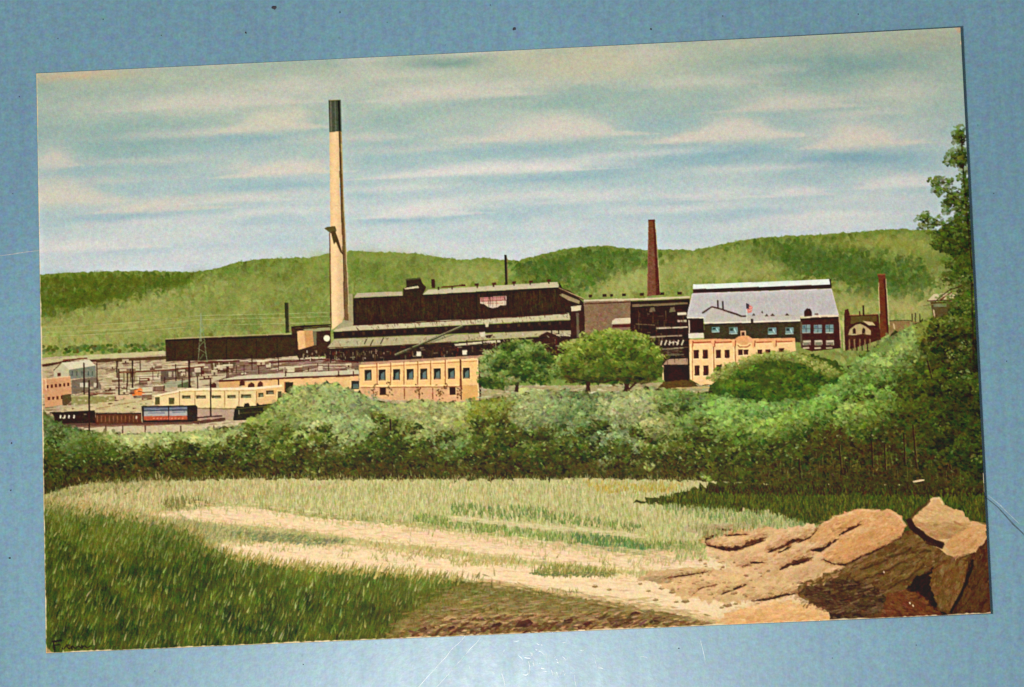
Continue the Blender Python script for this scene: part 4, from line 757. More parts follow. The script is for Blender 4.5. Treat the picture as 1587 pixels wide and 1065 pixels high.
UP_TRACK = [(228, 799), (290, 792), (335, 785), (395, 788), (450, 797), (520, 806), (600, 813), (680, 822), (760, 833), (840, 845), (920, 855), (1000, 861), (1090, 860), (1130, 880), (1090, 890), (960, 884), (850, 872), (760, 862), (680, 850), (600, 842), (520, 830), (430, 818), (340, 812), (270, 806)]
LOW_TRACK = [(322, 850), (350, 840), (420, 840), (500, 842), (580, 848), (660, 856), (740, 864), (830, 876), (930, 886), (1010, 892), (1080, 890), (1160, 900), (1250, 925), (1285, 960), (1110, 970), (1060, 956), (960, 936), (860, 920), (760, 903), (680, 894), (600, 888), (500, 882), (420, 876), (360, 864)]
def paint_field():
    region('meadow')
    M = [(30, 740), (66, 736), (120, 736), (160, 736), (250, 736), (400, 736), (600, 736), (800, 736), (1000, 736), (1200, 740), (1560, 740), (1560, 980), (30, 1030)]
    poly(M, (186, 178, 122), var=9, rag=.8)
    blades([(60, 768), (160, 750), (400, 743), (800, 744), (1060, 746), (1180, 800), (1170, 860), (700, 830), (330, 788), (70, 788)], 9500, (148, 148, 84), (216, 206, 152), (6, 13), (1.2, 2.4), -1.5)
    blades([(60, 772), (160, 752), (400, 745), (560, 748), (300, 785), (80, 790)], 1600, (160, 146, 92), (220, 200, 146), (6, 13), (1.2, 2.2), -1.45)
    # darker tufts and furrows
    for p, n, lo, hi in (([(250, 772), (300, 768), (345, 786), (260, 792)], 120, (96, 96, 48), (140, 132, 74)),
                         ([(700, 780), (820, 785), (900, 800), (1000, 812), (980, 822), (860, 808), (700, 796)], 420, (86, 110, 54), (150, 158, 92)),
                         ([(640, 796), (760, 812), (860, 826), (980, 836), (1100, 842), (1090, 866), (980, 856), (860, 838), (740, 824), (640, 808)], 1100, (88, 112, 50), (168, 172, 96)),
                         ([(880, 826), (960, 830), (1010, 850), (990, 860), (900, 842)], 260, (70, 100, 56), (120, 146, 88)),
                         ([(400, 786), (560, 800), (700, 816), (700, 822), (560, 810), (400, 792)], 300, (120, 120, 64), (170, 166, 100))):
        blades(p, n, lo, hi, (6, 12), (1.3, 2.4), -1.5, .2)
    blades([(700, 800), (980, 826), (1000, 834), (700, 808)], 240, (200, 190, 140), (222, 208, 160), (8, 16), (1.6, 2.8), .06, .05, alpha=.6)
    blades([(900, 745), (1070, 748), (1040, 762), (930, 762)], 200, (150, 128, 50), (200, 180, 90), (6, 11), (1.4, 2.4))
    # shade of the trees across the meadow
    S = [(985, 778), (1040, 768), (1075, 757), (1120, 748), (1560, 752), (1560, 860), (1400, 830), (1260, 815), (1190, 792), (1080, 786)]
    poly(S, (72, 76, 22), var=12, rag=2.4)
    blades([(1000, 778), (1075, 758), (1530, 752), (1530, 820), (1400, 812), (1260, 816), (1190, 794), (1080, 788)], 3600, (48, 54, 12), (112, 116, 42), (6, 13), (1.4, 2.8), -1.5, .25)
    blades([(1080, 754), (1530, 750), (1530, 768), (1100, 764)], 700, (44, 34, 8), (76, 66, 24), (6, 12), (2, 3.4), -1.5, .4)
    blades([(1000, 780), (1180, 792), (1270, 816), (1240, 824), (1080, 800)], 500, (100, 120, 64), (184, 184, 124), (7, 13), (1.2, 2.2), -1.5)
    # track
    region('dirt_track')
    sand = (232, 205, 162)
    poly([(1000, 858), (1100, 850), (1120, 835), (1260, 812), (1300, 880), (1260, 905), (1290, 962), (1110, 970), (1010, 900)], (216, 180, 132), var=10, rag=2)
    poly([(1060, 818), (1110, 812), (1170, 812), (1130, 832), (1080, 830)], (176, 158, 120), var=10, rag=2, alpha=.7)
    poly(UP_TRACK, sand, var=9, rag=1.6); poly(LOW_TRACK, sand, var=9, rag=1.6)
    for P in (UP_TRACK, LOW_TRACK):
        blades(P, 1500, (218, 186, 142), (242, 218, 180), (10, 30), (1.8, 4), .1, .06, alpha=.3)
    blades([(500, 806), (1090, 862), (1090, 878), (850, 862), (560, 822)], 700, (216, 176, 140), (236, 202, 168), (10, 30), (2, 4), .12, .05, alpha=.4)
    UT = UP_TRACK[:13]; UBm = UP_TRACK[13:]; LT = LOW_TRACK[:12]; LB = LOW_TRACK[14:]
    fringe(UT, 500, (206, 186, 130), 9, (8, 20)); fringe(UBm, 420, (204, 180, 124), 8, (8, 20)); fringe(LT, 420, (206, 180, 124), 8, (8, 20))
    fringe(UT, 420, (160, 158, 92), 7, (6, 12), (1.3, 2.4), -1.45, .25); fringe(UBm, 300, (164, 156, 92), 6, (6, 12), (1.3, 2.4), -1.4, .3); fringe(LT, 300, (166, 156, 92), 6, (6, 12), (1.3, 2.4), -1.4, .3)
    fringe([(228, 799), (160, 792), (100, 790)], 160, (206, 184, 128), 9, (8, 18)); fringe([(1010, 862), (1100, 858), (1180, 850), (1250, 826)], 260, (206, 178, 132), 10, (8, 18))
    n = 260; x = rng.uniform(300, 1180, n); y = np.interp(x, [300, 700, 1180], [800, 850, 900]) + rng.uniform(-20, 42, n)
    dabs(x, y, rng.uniform(10, 34, n), rng.uniform(1, 2.2, n), .1 + rng.normal(0, .05, n), jit((196, 158, 112), n, 5, 12), alpha=rng.uniform(.1, .45, n))
    # strip of grass between the ruts
    region('grass')
    poly([(215, 803), (300, 806), (380, 820), (460, 826), (545, 838), (520, 845), (430, 838), (350, 838), (300, 832), (240, 826)], (150, 144, 92), var=12, rag=4, alpha=.45)
    blades([(210, 802), (300, 806), (380, 820), (460, 828), (545, 838), (500, 846), (430, 838), (340, 838), (230, 822)], 700, (92, 104, 60), (190, 180, 122), (5, 12), (1.2, 2.4), -1.25, .35, alpha=.6)
    fringe([(220, 804), (300, 806), (380, 820), (460, 827), (545, 839)], 200, (168, 160, 104), 8, (5, 12), (1.2, 2.2), -1.3, .35); fringe([(340, 838), (430, 839), (520, 845)], 160, (186, 172, 116), 7, (6, 12), (1.4, 2.4), -.6, .5)
    blades([(360, 824), (450, 828), (540, 839), (500, 845), (400, 838)], 170, (78, 94, 62), (128, 134, 90), (6, 12), (1.6, 2.8), -.3, .5, alpha=.6)
    blades([(540, 838), (640, 846), (760, 860), (830, 870), (760, 872), (640, 858)], 260, (170, 156, 96), (206, 186, 124), (6, 12), (1.2, 2), -1.3, .3)
    blades([(820, 882), (850, 874), (900, 876), (955, 886), (940, 892), (840, 890)], 260, (98, 104, 46), (176, 160, 84), (7, 15), (1.2, 2.2), -1.35, .25)
    blades([(700, 868), (800, 866), (800, 874), (700, 876)], 110, (160, 146, 88), (196, 180, 116), (6, 12), (1.2, 2), -1.2, .3)
    blades([(820, 886), (955, 888), (940, 894), (830, 892)], 80, (98, 108, 62), (130, 130, 80), (5, 10), (1.6, 2.4), -.1, .3)
    blades([(965, 868), (1090, 862), (1110, 868), (980, 880)], 90, (170, 160, 104), (200, 184, 130), (6, 11), (1.2, 2), -1.3, .3)
    for k in range(46):
        x = rng.uniform(330, 1000); y = np.interp(x, [330, 700, 1000], [834, 864, 886]) + rng.normal(0, 7); m = 9
        dabs(x + rng.normal(0, 6, m), y + rng.normal(0, 2, m), rng.uniform(6, 13, m), rng.uniform(1.1, 2, m), -1.35 + rng.normal(0, .35, m), jit((156, 150, 86), m, 8, 22), alpha=.6)
    # near grass, lower left
    G = [(30, 778), (90, 782), (150, 790), (200, 800), (240, 806), (290, 822), (325, 846), (360, 862), (430, 874), (520, 884), (610, 889), (690, 895), (730, 905), (690, 925), (640, 950), (600, 990), (300, 1010), (30, 1030)]
    poly(G, (82, 84, 24), var=12, rag=3)
    cl = fbm(60, 44, 61, 3)
    xy = scatter(G, 15000); xy = xy[np.argsort(xy[:, 1])]; n = len(xy)
    q = tr(xy).astype(int); s = cl[np.clip(q[:, 1], 0, PH - 1), np.clip(q[:, 0], 0, PW - 1)]
    edge = np.clip((xy[:, 1] - np.interp(xy[:, 0], [60, 150, 300, 360, 520, 690], [780, 790, 825, 862, 884, 895])) / 60, 0, 1)
    c = lerp((100, 114, 54), (62, 76, 10), edge[:, None]) + ((s - .5) * 90)[:, None] * np.array([1, .9, .3]) + rng.normal(0, 13, (n, 1)) + rng.normal(0, 6, (n, 3))
    brown = np.clip((xy[:, 0] - 540) / 140, 0, 1) * np.clip((xy[:, 1] - 905) / 50, 0, 1); c = lerp(c, (104, 86, 40), brown[:, None] * .7)
    dabs(xy[:, 0], xy[:, 1], rng.uniform(12, 30, n), rng.uniform(1.6, 3.4, n), -1.33 + rng.normal(0, .14, n), np.clip(c, 8, 200), alpha=.7)
    n = 1700; xy = scatter(G, n)
    dabs(xy[:, 0], xy[:, 1], rng.uniform(7, 19, n), rng.uniform(1, 2.2, n), -1.24 + rng.normal(0, .16, n), jit((148, 154, 84), n, 10, 20), alpha=rng.uniform(.15, .65, n))
    n = 150; xy = scatter(G, n)
    dabs(xy[:, 0], xy[:, 1], rng.uniform(8, 18, n), rng.uniform(1.4, 2.8, n), -1.22 + rng.normal(0, .16, n), jit((188, 186, 126), n, 8, 14), alpha=rng.uniform(.3, .75, n))
    # fringe of blades reaching over the sand
    n = 420; t = rng.random(n); x = 290 + t * 430; y = np.interp(x, [290, 325, 360, 430, 520, 610, 720], [818, 843, 860, 873, 882, 888, 900]) + rng.uniform(-9, 4, n)
    dabs(x, y, rng.uniform(8, 18, n), rng.uniform(1.2, 2.2, n), -1.1 + rng.normal(0, .14, n), lerp((120, 112, 50), (206, 180, 110), rng.random((n, 1))), alpha=.85)
    n = 160; x = rng.uniform(100, 250, n); y = 786 + (x - 100) * .11 + rng.uniform(-9, 8, n); dabs(x, y, rng.uniform(6, 14, n), 1.8, -1.1 + rng.normal(0, .2, n), jit((190, 164, 104), n), alpha=.8)
    n = 500; xy = scatter([(70, 785), (240, 808), (330, 850), (300, 870), (70, 850)], n); dabs(xy[:, 0], xy[:, 1], rng.uniform(5, 11, n), 2.6, -1.3 + rng.normal(0, .3, n), jit((112, 122, 66), n), alpha=.4)

def paint_ground():
    region('bare_ground')
    Dp = [(596, 996), (620, 966), (660, 938), (700, 912), (740, 902), (780, 905), (860, 920), (960, 936), (1060, 955), (1118, 972), (1110, 985)]
    poly(Dp, (118, 104, 56), var=14, rag=2)
    xy = scatter(Dp, 3000); n = len(xy); lowf = np.clip((xy[:, 1] - 918) / 45, 0, 1)
    c = lerp((122, 112, 62), (134, 104, 66), lowf[:, None]) + rng.normal(0, 16, (n, 1)) + rng.normal(0, 6, (n, 3))
    dabs(xy[:, 0], xy[:, 1], rng.uniform(6, 20, n), rng.uniform(1.6, 3.4, n), -.1 + rng.normal(0, .2, n), np.clip(c, 15, 220), alpha=.75)
    xy = scatter([(610, 985), (640, 958), (780, 955), (960, 952), (1080, 964), (1100, 972), (620, 992)], 210); n = len(xy)
    dabs(xy[:, 0], xy[:, 1], rng.uniform(7, 20, n), rng.uniform(2.4, 5, n), -.35 + rng.normal(0, .3, n), jit((98, 62, 40), n, 6, 16), alpha=.6)
    dabs(xy[:200, 0], xy[:200, 1] - 4, rng.uniform(6, 16, 200), rng.uniform(1.6, 3, 200), -.2 + rng.normal(0, .2, 200), jit((186, 146, 98), 200, 6, 16), alpha=.75)
    for x, y, r in ((812, 966, 15), (880, 962, 9), (985, 950, 9), (1032, 958, 6), (770, 968, 9), (655, 975, 8), (700, 972, 6), (910, 966, 7)):
        poly([(x - r, y + r * .45), (x - r * .5, y - r * .2), (x + r * .4, y - r * .55), (x + r, y), (x + r * .4, y + r * .4)], (74, 44, 30), var=12); line([(x - r * .4, y - r * .2), (x + r * .5, y - r * .5)], 1.6, (150, 112, 76))
    fringe([(740, 902), (860, 920), (960, 936), (1060, 955), (1118, 970)], 420, (128, 110, 64), 8, (10, 26), (1.6, 3.6), .15, .1)
    fringe([(740, 900), (860, 917), (960, 932), (1060, 951), (1130, 966)], 300, (214, 178, 126), 6, (8, 22), (1.4, 3), .15, .1)
    fringe([(600, 985), (640, 950), (690, 922), (740, 903)], 420, (92, 92, 34), 16, (8, 18), (1.6, 3), -1.3, .3); fringe([(620, 985), (660, 950), (720, 920)], 300, (126, 112, 60), 16, (8, 22), (1.8, 3.6), -.1, .2)
    n = 240; x = rng.uniform(680, 900, n); y = rng.uniform(912, 950, n); dabs(x, y, rng.uniform(5, 10, n), rng.uniform(1.4, 2.4, n), -1.4 + rng.normal(0, .3, n), jit((112, 112, 52), n, 6, 18), alpha=.5)
    n = 140; x = rng.uniform(700, 1050, n); y = rng.uniform(925, 965, n); dabs(x, y, rng.uniform(10, 30, n), rng.uniform(1.6, 3.4, n), -.08, jit((168, 140, 88), n, 6, 16), alpha=rng.uniform(.2, .7, n))
    # pebbles on the sand
    for x, y, r in ((922, 909, 5), (944, 914, 4), (992, 905, 4), (1016, 930, 5), (1048, 933, 4), (1062, 932, 7), (1127, 938, 8), (1118, 942, 4), (1042, 918, 6), (1005, 916, 4), (1025, 912, 5), (1140, 936, 4)):
        poly([(x - r, y + r * .2), (x - r * .3, y - r * .5), (x + r * .6, y - r * .4), (x + r, y + r * .2), (x, y + r * .5)], (150, 120, 78), var=14); line([(x - r * .6, y - r * .2), (x + r * .5, y - r * .3)], 1, (206, 180, 130))
    region('boulders')
    def rock(pts, col, ang=-.4, n=120, lum=20, rag=1.3, alpha=1., grad=(1.08, .92)):
        """a stone face: broad blended touches along its grain, then fine ones"""
        poly(pts, col, var=8, rag=rag, alpha=alpha); mk = mask_of(pts); P = np.asarray(pts, float); col = np.asarray(col, float)
        for m, ls, ws, al, tp in ((n, (10, 26), (4.5, 9), .34, False), (n, (6, 16), (1.4, 3), .3, True), (n // 2, (2, 5), (1.2, 2.4), .4, False)):
            xy = scatter(pts, m); t = np.clip((xy[:, 1] - P[:, 1].min()) / (np.ptp(P[:, 1]) + 1), 0, 1)[:, None]
            dabs(xy[:, 0], xy[:, 1], rng.uniform(*ls, m), rng.uniform(*ws, m), ang + rng.normal(0, .25, m), np.clip(lerp(col * grad[0], col * grad[1], t) + rng.normal(0, lum, (m, 1)) + rng.normal(0, 5, (m, 3)), 6, 245), alpha=al, taper=tp, clip=mk)
    def crack(pts, w, col=(72, 36, 18)):
        """a ragged dark gap that swells and dies away, with the stone turning into shade above it"""
        P = np.asarray(pts, float); d = np.hypot(*np.diff(P, axis=0).T); s = np.r_[0, np.cumsum(d)]
        n = max(6, int(s[-1] / 3)); t = np.linspace(0, s[-1], n); C = np.c_[np.interp(t, s, P[:, 0]), np.interp(t, s, P[:, 1])]
        m = int(s[-1] * 1.1); k = rng.integers(0, n, m)
        dabs(C[k, 0] + rng.normal(0, 3, m), C[k, 1] - rng.random(m) ** 1.5 * 3.2 * w, rng.uniform(7, 16, m), rng.uniform(2, 4.5, m), -.4 + rng.normal(0, .3, m), jit((150, 104, 62), m, 6, 16), alpha=rng.uniform(.1, .42, m))
        dabs(C[k, 0] + rng.normal(0, 3, m), C[k, 1] + w * .7 + rng.random(m) * w, rng.uniform(6, 14, m), rng.uniform(1.4, 3, m), -.3 + rng.normal(0, .3, m), jit((224, 182, 130), m, 6, 10), alpha=rng.uniform(.1, .4, m))
        for q in range(2):
            ww = w * 1.0 * np.sin(np.pi * np.linspace(.06, .97, n)) ** .7 * rng.uniform(.3, 1.25, n)
            up = C - np.c_[np.zeros(n), ww * .75] + rng.normal(0, .5, C.shape); dn = C + np.c_[np.zeros(n), ww * .35] + rng.normal(0, .3, C.shape)
            poly(np.r_[up, dn[::-1]], np.asarray(col) * (1.15 - .35 * q), var=10, alpha=.8)
        m = max(4, int(s[-1] * .25)); k = rng.integers(0, n, m); dabs(C[k, 0], C[k, 1] - rng.random(m) * w, rng.uniform(4, 10, m), rng.uniform(1, 2.2, m), -.5 + rng.normal(0, .4, m), jit((104, 62, 36), m, 5, 14), alpha=.6)
    lit = (208, 156, 102)
    poly([(1240, 905), (1300, 872), (1400, 826), (1440, 830), (1500, 850), (1536, 826), (1536, 960), (1288, 968), (1284, 946)], (92, 62, 32), var=12, rag=1.5)
    # low ledges running out into the sand
    rock([(1088, 842), (1110, 826), (1150, 820), (1200, 820), (1250, 824), (1300, 850), (1310, 880), (1270, 900), (1230, 905), (1180, 890), (1150, 880), (1120, 862)], (208, 168, 120), -.35, 320, 20, 3)
    rock([(1020, 906), (1060, 892), (1110, 886), (1180, 892), (1228, 904), (1242, 920), (1200, 930), (1130, 934), (1060, 926)], (210, 172, 122), -.12, 260, 17, 3)
    rock([(985, 898), (1012, 886), (1060, 880), (1100, 884), (1060, 896), (1030, 905)], (196, 164, 116), -.15, 90, 12, 2)
    rock([(1108, 974), (1126, 950), (1166, 938), (1214, 932), (1258, 937), (1283, 949), (1288, 968), (1200, 976)], (220, 170, 114), -.08, 260, 20, 2.4)
    xy = scatter([(995, 896), (1030, 893), (1050, 898), (1030, 906)], 40); dabs(xy[:, 0], xy[:, 1], rng.uniform(6, 14, 40), rng.uniform(2, 4, 40), -.2, jit((132, 110, 72), 40, 5, 14), alpha=.5)
    fringe([(1110, 968), (1126, 950), (1166, 938), (1214, 932), (1258, 937), (1284, 950)], 130, (206, 168, 118), 6, (8, 18), (2, 4), -.1, .2, .5)
    crack([(1030, 897), (1058, 893), (1097, 887)], 2); crack([(1117, 922), (1136, 915), (1157, 907)], 3.4); crack([(1074, 922), (1086, 912), (1112, 907)], 1.8, (140, 100, 62)); crack([(1164, 932), (1190, 930), (1217, 923), (1238, 920)], 4, (70, 42, 24))
    crack([(1096, 846), (1092, 838), (1112, 829)], 4); crack([(1096, 846), (1127, 853), (1151, 851), (1157, 844), (1188, 834)], 6.5); crack([(1150, 850), (1186, 838)], 4)
    crack([(1112, 821), (1132, 823)], 2.4); crack([(1124, 831), (1158, 829)], 3); crack([(1190, 857), (1215, 848), (1228, 840), (1252, 836)], 5.4); crack([(1206, 858), (1226, 848)], 4); crack([(1153, 879), (1166, 873), (1184, 873)], 3); crack([(1208, 884), (1234, 872), (1260, 865)], 6); crack([(1228, 877), (1258, 868)], 4)
    # the big boulder
    rock([(1244, 839), (1258, 827), (1268, 817), (1293, 801), (1327, 790), (1361, 792), (1376, 790), (1392, 798), (1405, 817), (1398, 827), (1395, 834), (1366, 851), (1337, 862), (1310, 876), (1288, 871), (1275, 861), (1292, 846), (1266, 842)], lit, -.45, 520, 21)
    rock([(1290, 862), (1302, 846), (1330, 832), (1366, 818), (1398, 816), (1400, 826), (1366, 848), (1336, 860), (1308, 872)], (202, 148, 94), -.5, 240, 20)
    for q in ([(1268, 819), (1293, 803), (1330, 792), (1364, 793)], [(1376, 793), (1392, 801), (1403, 815)]): line(q, 3.4, (230, 192, 142), wob=1, alpha=.6)
    crack([(1300, 831), (1314, 823), (1334, 814)], 5); crack([(1256, 854), (1273, 854), (1284, 846), (1300, 836)], 6); crack([(1236, 842), (1256, 834), (1266, 822)], 3); crack([(1276, 868), (1290, 875), (1310, 877), (1338, 863), (1368, 850), (1396, 834)], 3.4, (64, 32, 16))
    # shaded flank and the rubble below it
    rock([(1236, 912), (1262, 898), (1310, 880), (1340, 866), (1400, 834), (1412, 822), (1430, 826), (1452, 846), (1480, 866), (1446, 886), (1424, 910), (1380, 926), (1358, 950), (1290, 966), (1284, 948), (1258, 936), (1238, 924)], (104, 76, 38), -.5, 520, 30, 2)
    rock([(1238, 914), (1300, 898), (1350, 906), (1376, 930), (1360, 952), (1290, 966), (1284, 947), (1256, 934)], (78, 54, 30), .1, 260, 30, 2.4)
    for i in range(60):
        x, y = scatter([(1246, 915), (1310, 900), (1370, 912), (1362, 948), (1292, 960), (1270, 936)], 1)[0]; L = rng.uniform(5, 15)
        line([(x, y), (x + L, y - L * rng.uniform(0, .5))], rng.uniform(1.2, 2.6), [(138, 110, 74), (44, 24, 12), (110, 82, 48)][i % 3], wob=.8, alpha=.6)
    for q in ([(1330, 880), (1370, 862), (1410, 846)], [(1322, 898), (1366, 884), (1400, 866)], [(1372, 908), (1404, 892), (1430, 872)], [(1420, 852), (1440, 850)]): line(q, 2.6, (140, 108, 60), wob=1.4, alpha=.45); line(np.array(q) + (3, 5), 3.4, (58, 36, 16), wob=1.4, alpha=.5)
    # dark hollow, red stone, standing stone
    rock([(1398, 922), (1416, 900), (1446, 878), (1442, 908), (1452, 946), (1470, 956), (1420, 958), (1404, 940)], (42, 18, 8), -.8, 80, 8, 1.6)
    rock([(1362, 956), (1376, 922), (1398, 916), (1424, 920), (1440, 936), (1462, 954), (1420, 960)], (106, 60, 28), .35, 150, 28, 2)
    rock([(1440, 908), (1446, 880), (1468, 866), (1498, 866), (1503, 876), (1496, 908), (1474, 950), (1458, 948)], (114, 80, 40), -1.1, 200, 26, 1.4)
    rock([(1500, 872), (1514, 846), (1538, 824), (1538, 956), (1474, 956), (1492, 916)], (86, 54, 24), -1.1, 190, 26, 1.4)
    for k in range(3): line(np.array([(1506, 868), (1498, 904), (1474, 950)]) + rng.normal(0, 1, (3, 2)), rng.uniform(3, 5), (40, 16, 8), wob=1.2, alpha=.7)
    for x, y in ((1409, 934), (1369, 886), (1414, 938)): line([(x, y), (x + 1, y + 3)], 1.8, (238, 206, 170))
    # pointed pale stone at the edge
    rock([(1411, 806), (1434, 784), (1443, 773), (1456, 772), (1462, 783), (1488, 795), (1503, 808), (1527, 812), (1528, 836), (1512, 856), (1480, 868), (1456, 850), (1434, 836), (1416, 814)], (206, 164, 112), .25, 300, 20)
    xy = scatter([(1420, 810), (1444, 814), (1490, 812), (1500, 820), (1470, 836), (1446, 836)], 130); dabs(xy[:, 0], xy[:, 1], rng.uniform(10, 24, 130), rng.uniform(2.5, 6, 130), .12 + rng.normal(0, .25, 130), jit((152, 106, 62), 130, 6, 16), alpha=.42)
    rock([(1462, 846), (1480, 828), (1504, 818), (1526, 814), (1526, 834), (1510, 854), (1482, 866)], (204, 154, 98), -.5, 140, 19)
    line([(1437, 785), (1444, 774), (1456, 773), (1462, 784)], 3.6, (232, 198, 150), wob=.8, alpha=.6)
    for k in range(3): line(np.array([(1407, 806), (1414, 818), (1436, 836), (1460, 848)]) + rng.normal(0, 1.2, (4, 2)), rng.uniform(5, 9), (56, 28, 12), wob=1.2, alpha=.75)
    line([(1410, 804), (1426, 788), (1440, 776)], 4, (84, 56, 26), wob=1, alpha=.7)
    line([(1414, 748), (1432, 745)], 2.4, (222, 196, 150)); line([(1418, 751), (1430, 749)], 1.2, (60, 26, 12))
    for q, c in (([(1236, 912), (1262, 898), (1310, 880), (1340, 866), (1396, 836)], (120, 84, 46)), ([(1284, 948), (1260, 936), (1238, 922)], (120, 88, 52)), ([(1376, 924), (1398, 918), (1424, 922), (1440, 936)], (92, 56, 28)), ([(1446, 882), (1468, 868), (1498, 866)], (104, 72, 38)), ([(1268, 819), (1293, 802), (1330, 791), (1390, 798)], (196, 150, 100)), ([(1300, 890), (1270, 900), (1236, 906), (1180, 890)], (196, 154, 106))):
        fringe(q, 46, c, 5, (6, 15), (1.8, 4), -.4, .35, .55, 18)
    # small stones
    for i in range(60):
        x, y = scatter([(1050, 880), (1110, 856), (1190, 880), (1250, 906), (1240, 920), (1150, 940), (1040, 915)], 1)[0]; r = rng.uniform(1.4, 4)
        c = np.array((188, 148, 102)) * rng.uniform(.75, 1.15)
        poly([(x - r, y + r * .3), (x - r * .4, y - r * .5), (x + r * .5, y - r * .45), (x + r, y + r * .1), (x + r * .3, y + r * .5)], np.clip(c, 0, 240), var=8, alpha=.8); line([(x - r, y + r * .45), (x + r * .8, y + r * .5)], 1, (92, 60, 36), alpha=.6)
    # tufts against the stones
    region('meadow')
    blades([(1060, 812), (1120, 818), (1170, 806), (1180, 814), (1100, 832)], 120, (110, 116, 60), (190, 180, 124), (7, 14), (1.2, 2), -1.4, .2)
    blades([(1040, 842), (1090, 846), (1096, 862), (1050, 864)], 120, (130, 140, 74), (206, 196, 140), (8, 15), (1.2, 2.2), -1.35, .25)

def paint_signature():
    region('signature')
    d = (40, 20, 10)
    line([(84, 994), (85, 1003), (85.5, 1008)], 2.6, d); line([(83, 994.5), (97, 992.5)], 3, d); line([(86, 1000), (94, 999)], 2.2, d)
    t = np.linspace(0, 1, 60)
    line(np.c_[97 + t * 46, 1004 - t * 1.6 + 2.6 * np.sin(t * 31) * (1 - .45 * t)], 1.5, d, wob=.1)
    line([(112, 1001), (113, 1007)], 2, d); line([(128, 1000.5), (129, 1005.5)], 1.8, d); line([(104, 1000), (109, 999.6)], 1.6, d)

def wear():
    """paper showing through at the trimmed edges, corner rubs, and the grain of the print"""
    mmx = _gx / PW * CARD_W; mmy = _gy / PH * CARD_H
    nz = vnoise(9, 9, 71) * .6 + vnoise(60, 60, 72) * .6
    paper = np.array((226, 206, 168), np.float32)
    def edge(dist, wide):
        m = np.clip((wide * nz * 1.6 - dist) / .06, 0, 1) * .9
        IMG[:] += (paper - IMG) * m[..., None]
    edge(mmx, .16); edge(CARD_H - mmy, .2); edge(CARD_W - mmx, .03); edge(mmy, .035)
    for (px, py, r) in ((CARD_W, 0, 1.1), (0, CARD_H, 1.3), (CARD_W, CARD_H, .55), (0, 0, .4)):
        d = np.hypot(mmx - px, mmy - py); m = np.clip((r * (.45 + nz * .6) - d) / .25, 0, 1) * .6
        IMG[:] += (np.array((214, 172, 138), np.float32) - IMG) * m[..., None]
    for (px, py, w, h) in ((CARD_W, 68.6, .14, .9), (CARD_W, 70.2, .1, .6), (73, CARD_H, 1.4, .16), (80, CARD_H, .5, .22), (CARD_W, 2.4, .2, .25), (41.7, CARD_H, .8, .2)):
        m = (np.abs(mmx - px) < w) & (np.abs(mmy - py) < h) & (nz > .35); IMG[m] = (236, 214, 178)
    g = rng.normal(0, 1, (NY, NX)).astype(np.float32)
    def blot(k):
        z = rng.normal(0, 1, (NY, NX, 3)).astype(np.float32); o = np.zeros_like(z)
        for i in range(k):
            for j in range(k): o += np.roll(np.roll(z, i, 0), j, 1)
        return o / k
    return g, blot(2) * 3.0 + blot(5) * 3.0

def paint_all():
    paint_sky(); paint_hills(); paint_yard(); clutter(); paint_halls(); grime(); paint_offices(); paint_train()
    paint_field(); paint_trees(); paint_belt(); paint_ground(); paint_signature()
    # grass tips over the dark foot of the shrubs
    region('meadow')
    n = 2000; x = rng.uniform(70, 1080, n); y = np.interp(x, [66, 100, 160, 250, 400, 1080], [772, 762, 751, 747, 744, 747]) + rng.normal(0, 4, n)
    dabs(x, y, rng.uniform(5, 10, n), rng.uniform(1, 2, n), -1.5 + rng.normal(0, .3, n), jit((178, 174, 118), n, 6, 18), alpha=rng.uniform(.15, .8, n))
    fringe([(60, 776), (90, 768), (130, 756), (180, 749), (260, 745)], 420, (92, 92, 44), 9, (6, 14), (1.8, 3.4), -1.1, .5, .5); fringe([(60, 778), (100, 766), (150, 754), (260, 748)], 360, (182, 168, 112), 9, (6, 13), (1.2, 2.4), -1.4, .3, .6)
    region('grass'); fringe([(60, 784), (120, 788), (200, 800), (250, 810), (300, 830), (330, 852)], 420, (122, 122, 62), 12, (8, 18), (1.4, 2.8), -1.25, .3, .6); region('meadow'); fringe([(60, 778), (140, 784), (230, 800), (300, 820)], 340, (186, 166, 108), 10, (7, 15), (1.2, 2.2), -1.2, .3, .6)
    region('bare_ground'); fringe([(640, 985), (760, 974), (900, 966), (1040, 960)], 120, (84, 54, 36), 7, (8, 20), (2.4, 5), -.3, .3, .7)
    g, g2 = wear()
    out = IMG.reshape(NY, SS, NX, SS, 3).mean((1, 3))
    # ink spreads a little into the paper
    k = .1; out = out * (1 - 2 * k) + k * np.roll(out, 1, 0) + k * np.roll(out, -1, 0); out = out * (1 - 2 * k) + k * np.roll(out, 1, 1) + k * np.roll(out, -1, 1)
    def blur(a, r):
        for ax in (0, 1):
            s = a.copy()
            for d in range(1, r + 1): s += np.roll(a, d, ax) + np.roll(a, -d, ax)
            a = s / (2 * r + 1)
        return a
    out = out + .28 * (out - blur(out, 2)) + .15 * (out - blur(out, 9))       # the crisp plate of a colour print
    out += g[..., None] * 3.6 + g2
    return np.clip(out, 2, 252) / 255., REG[::SS, ::SS].copy()
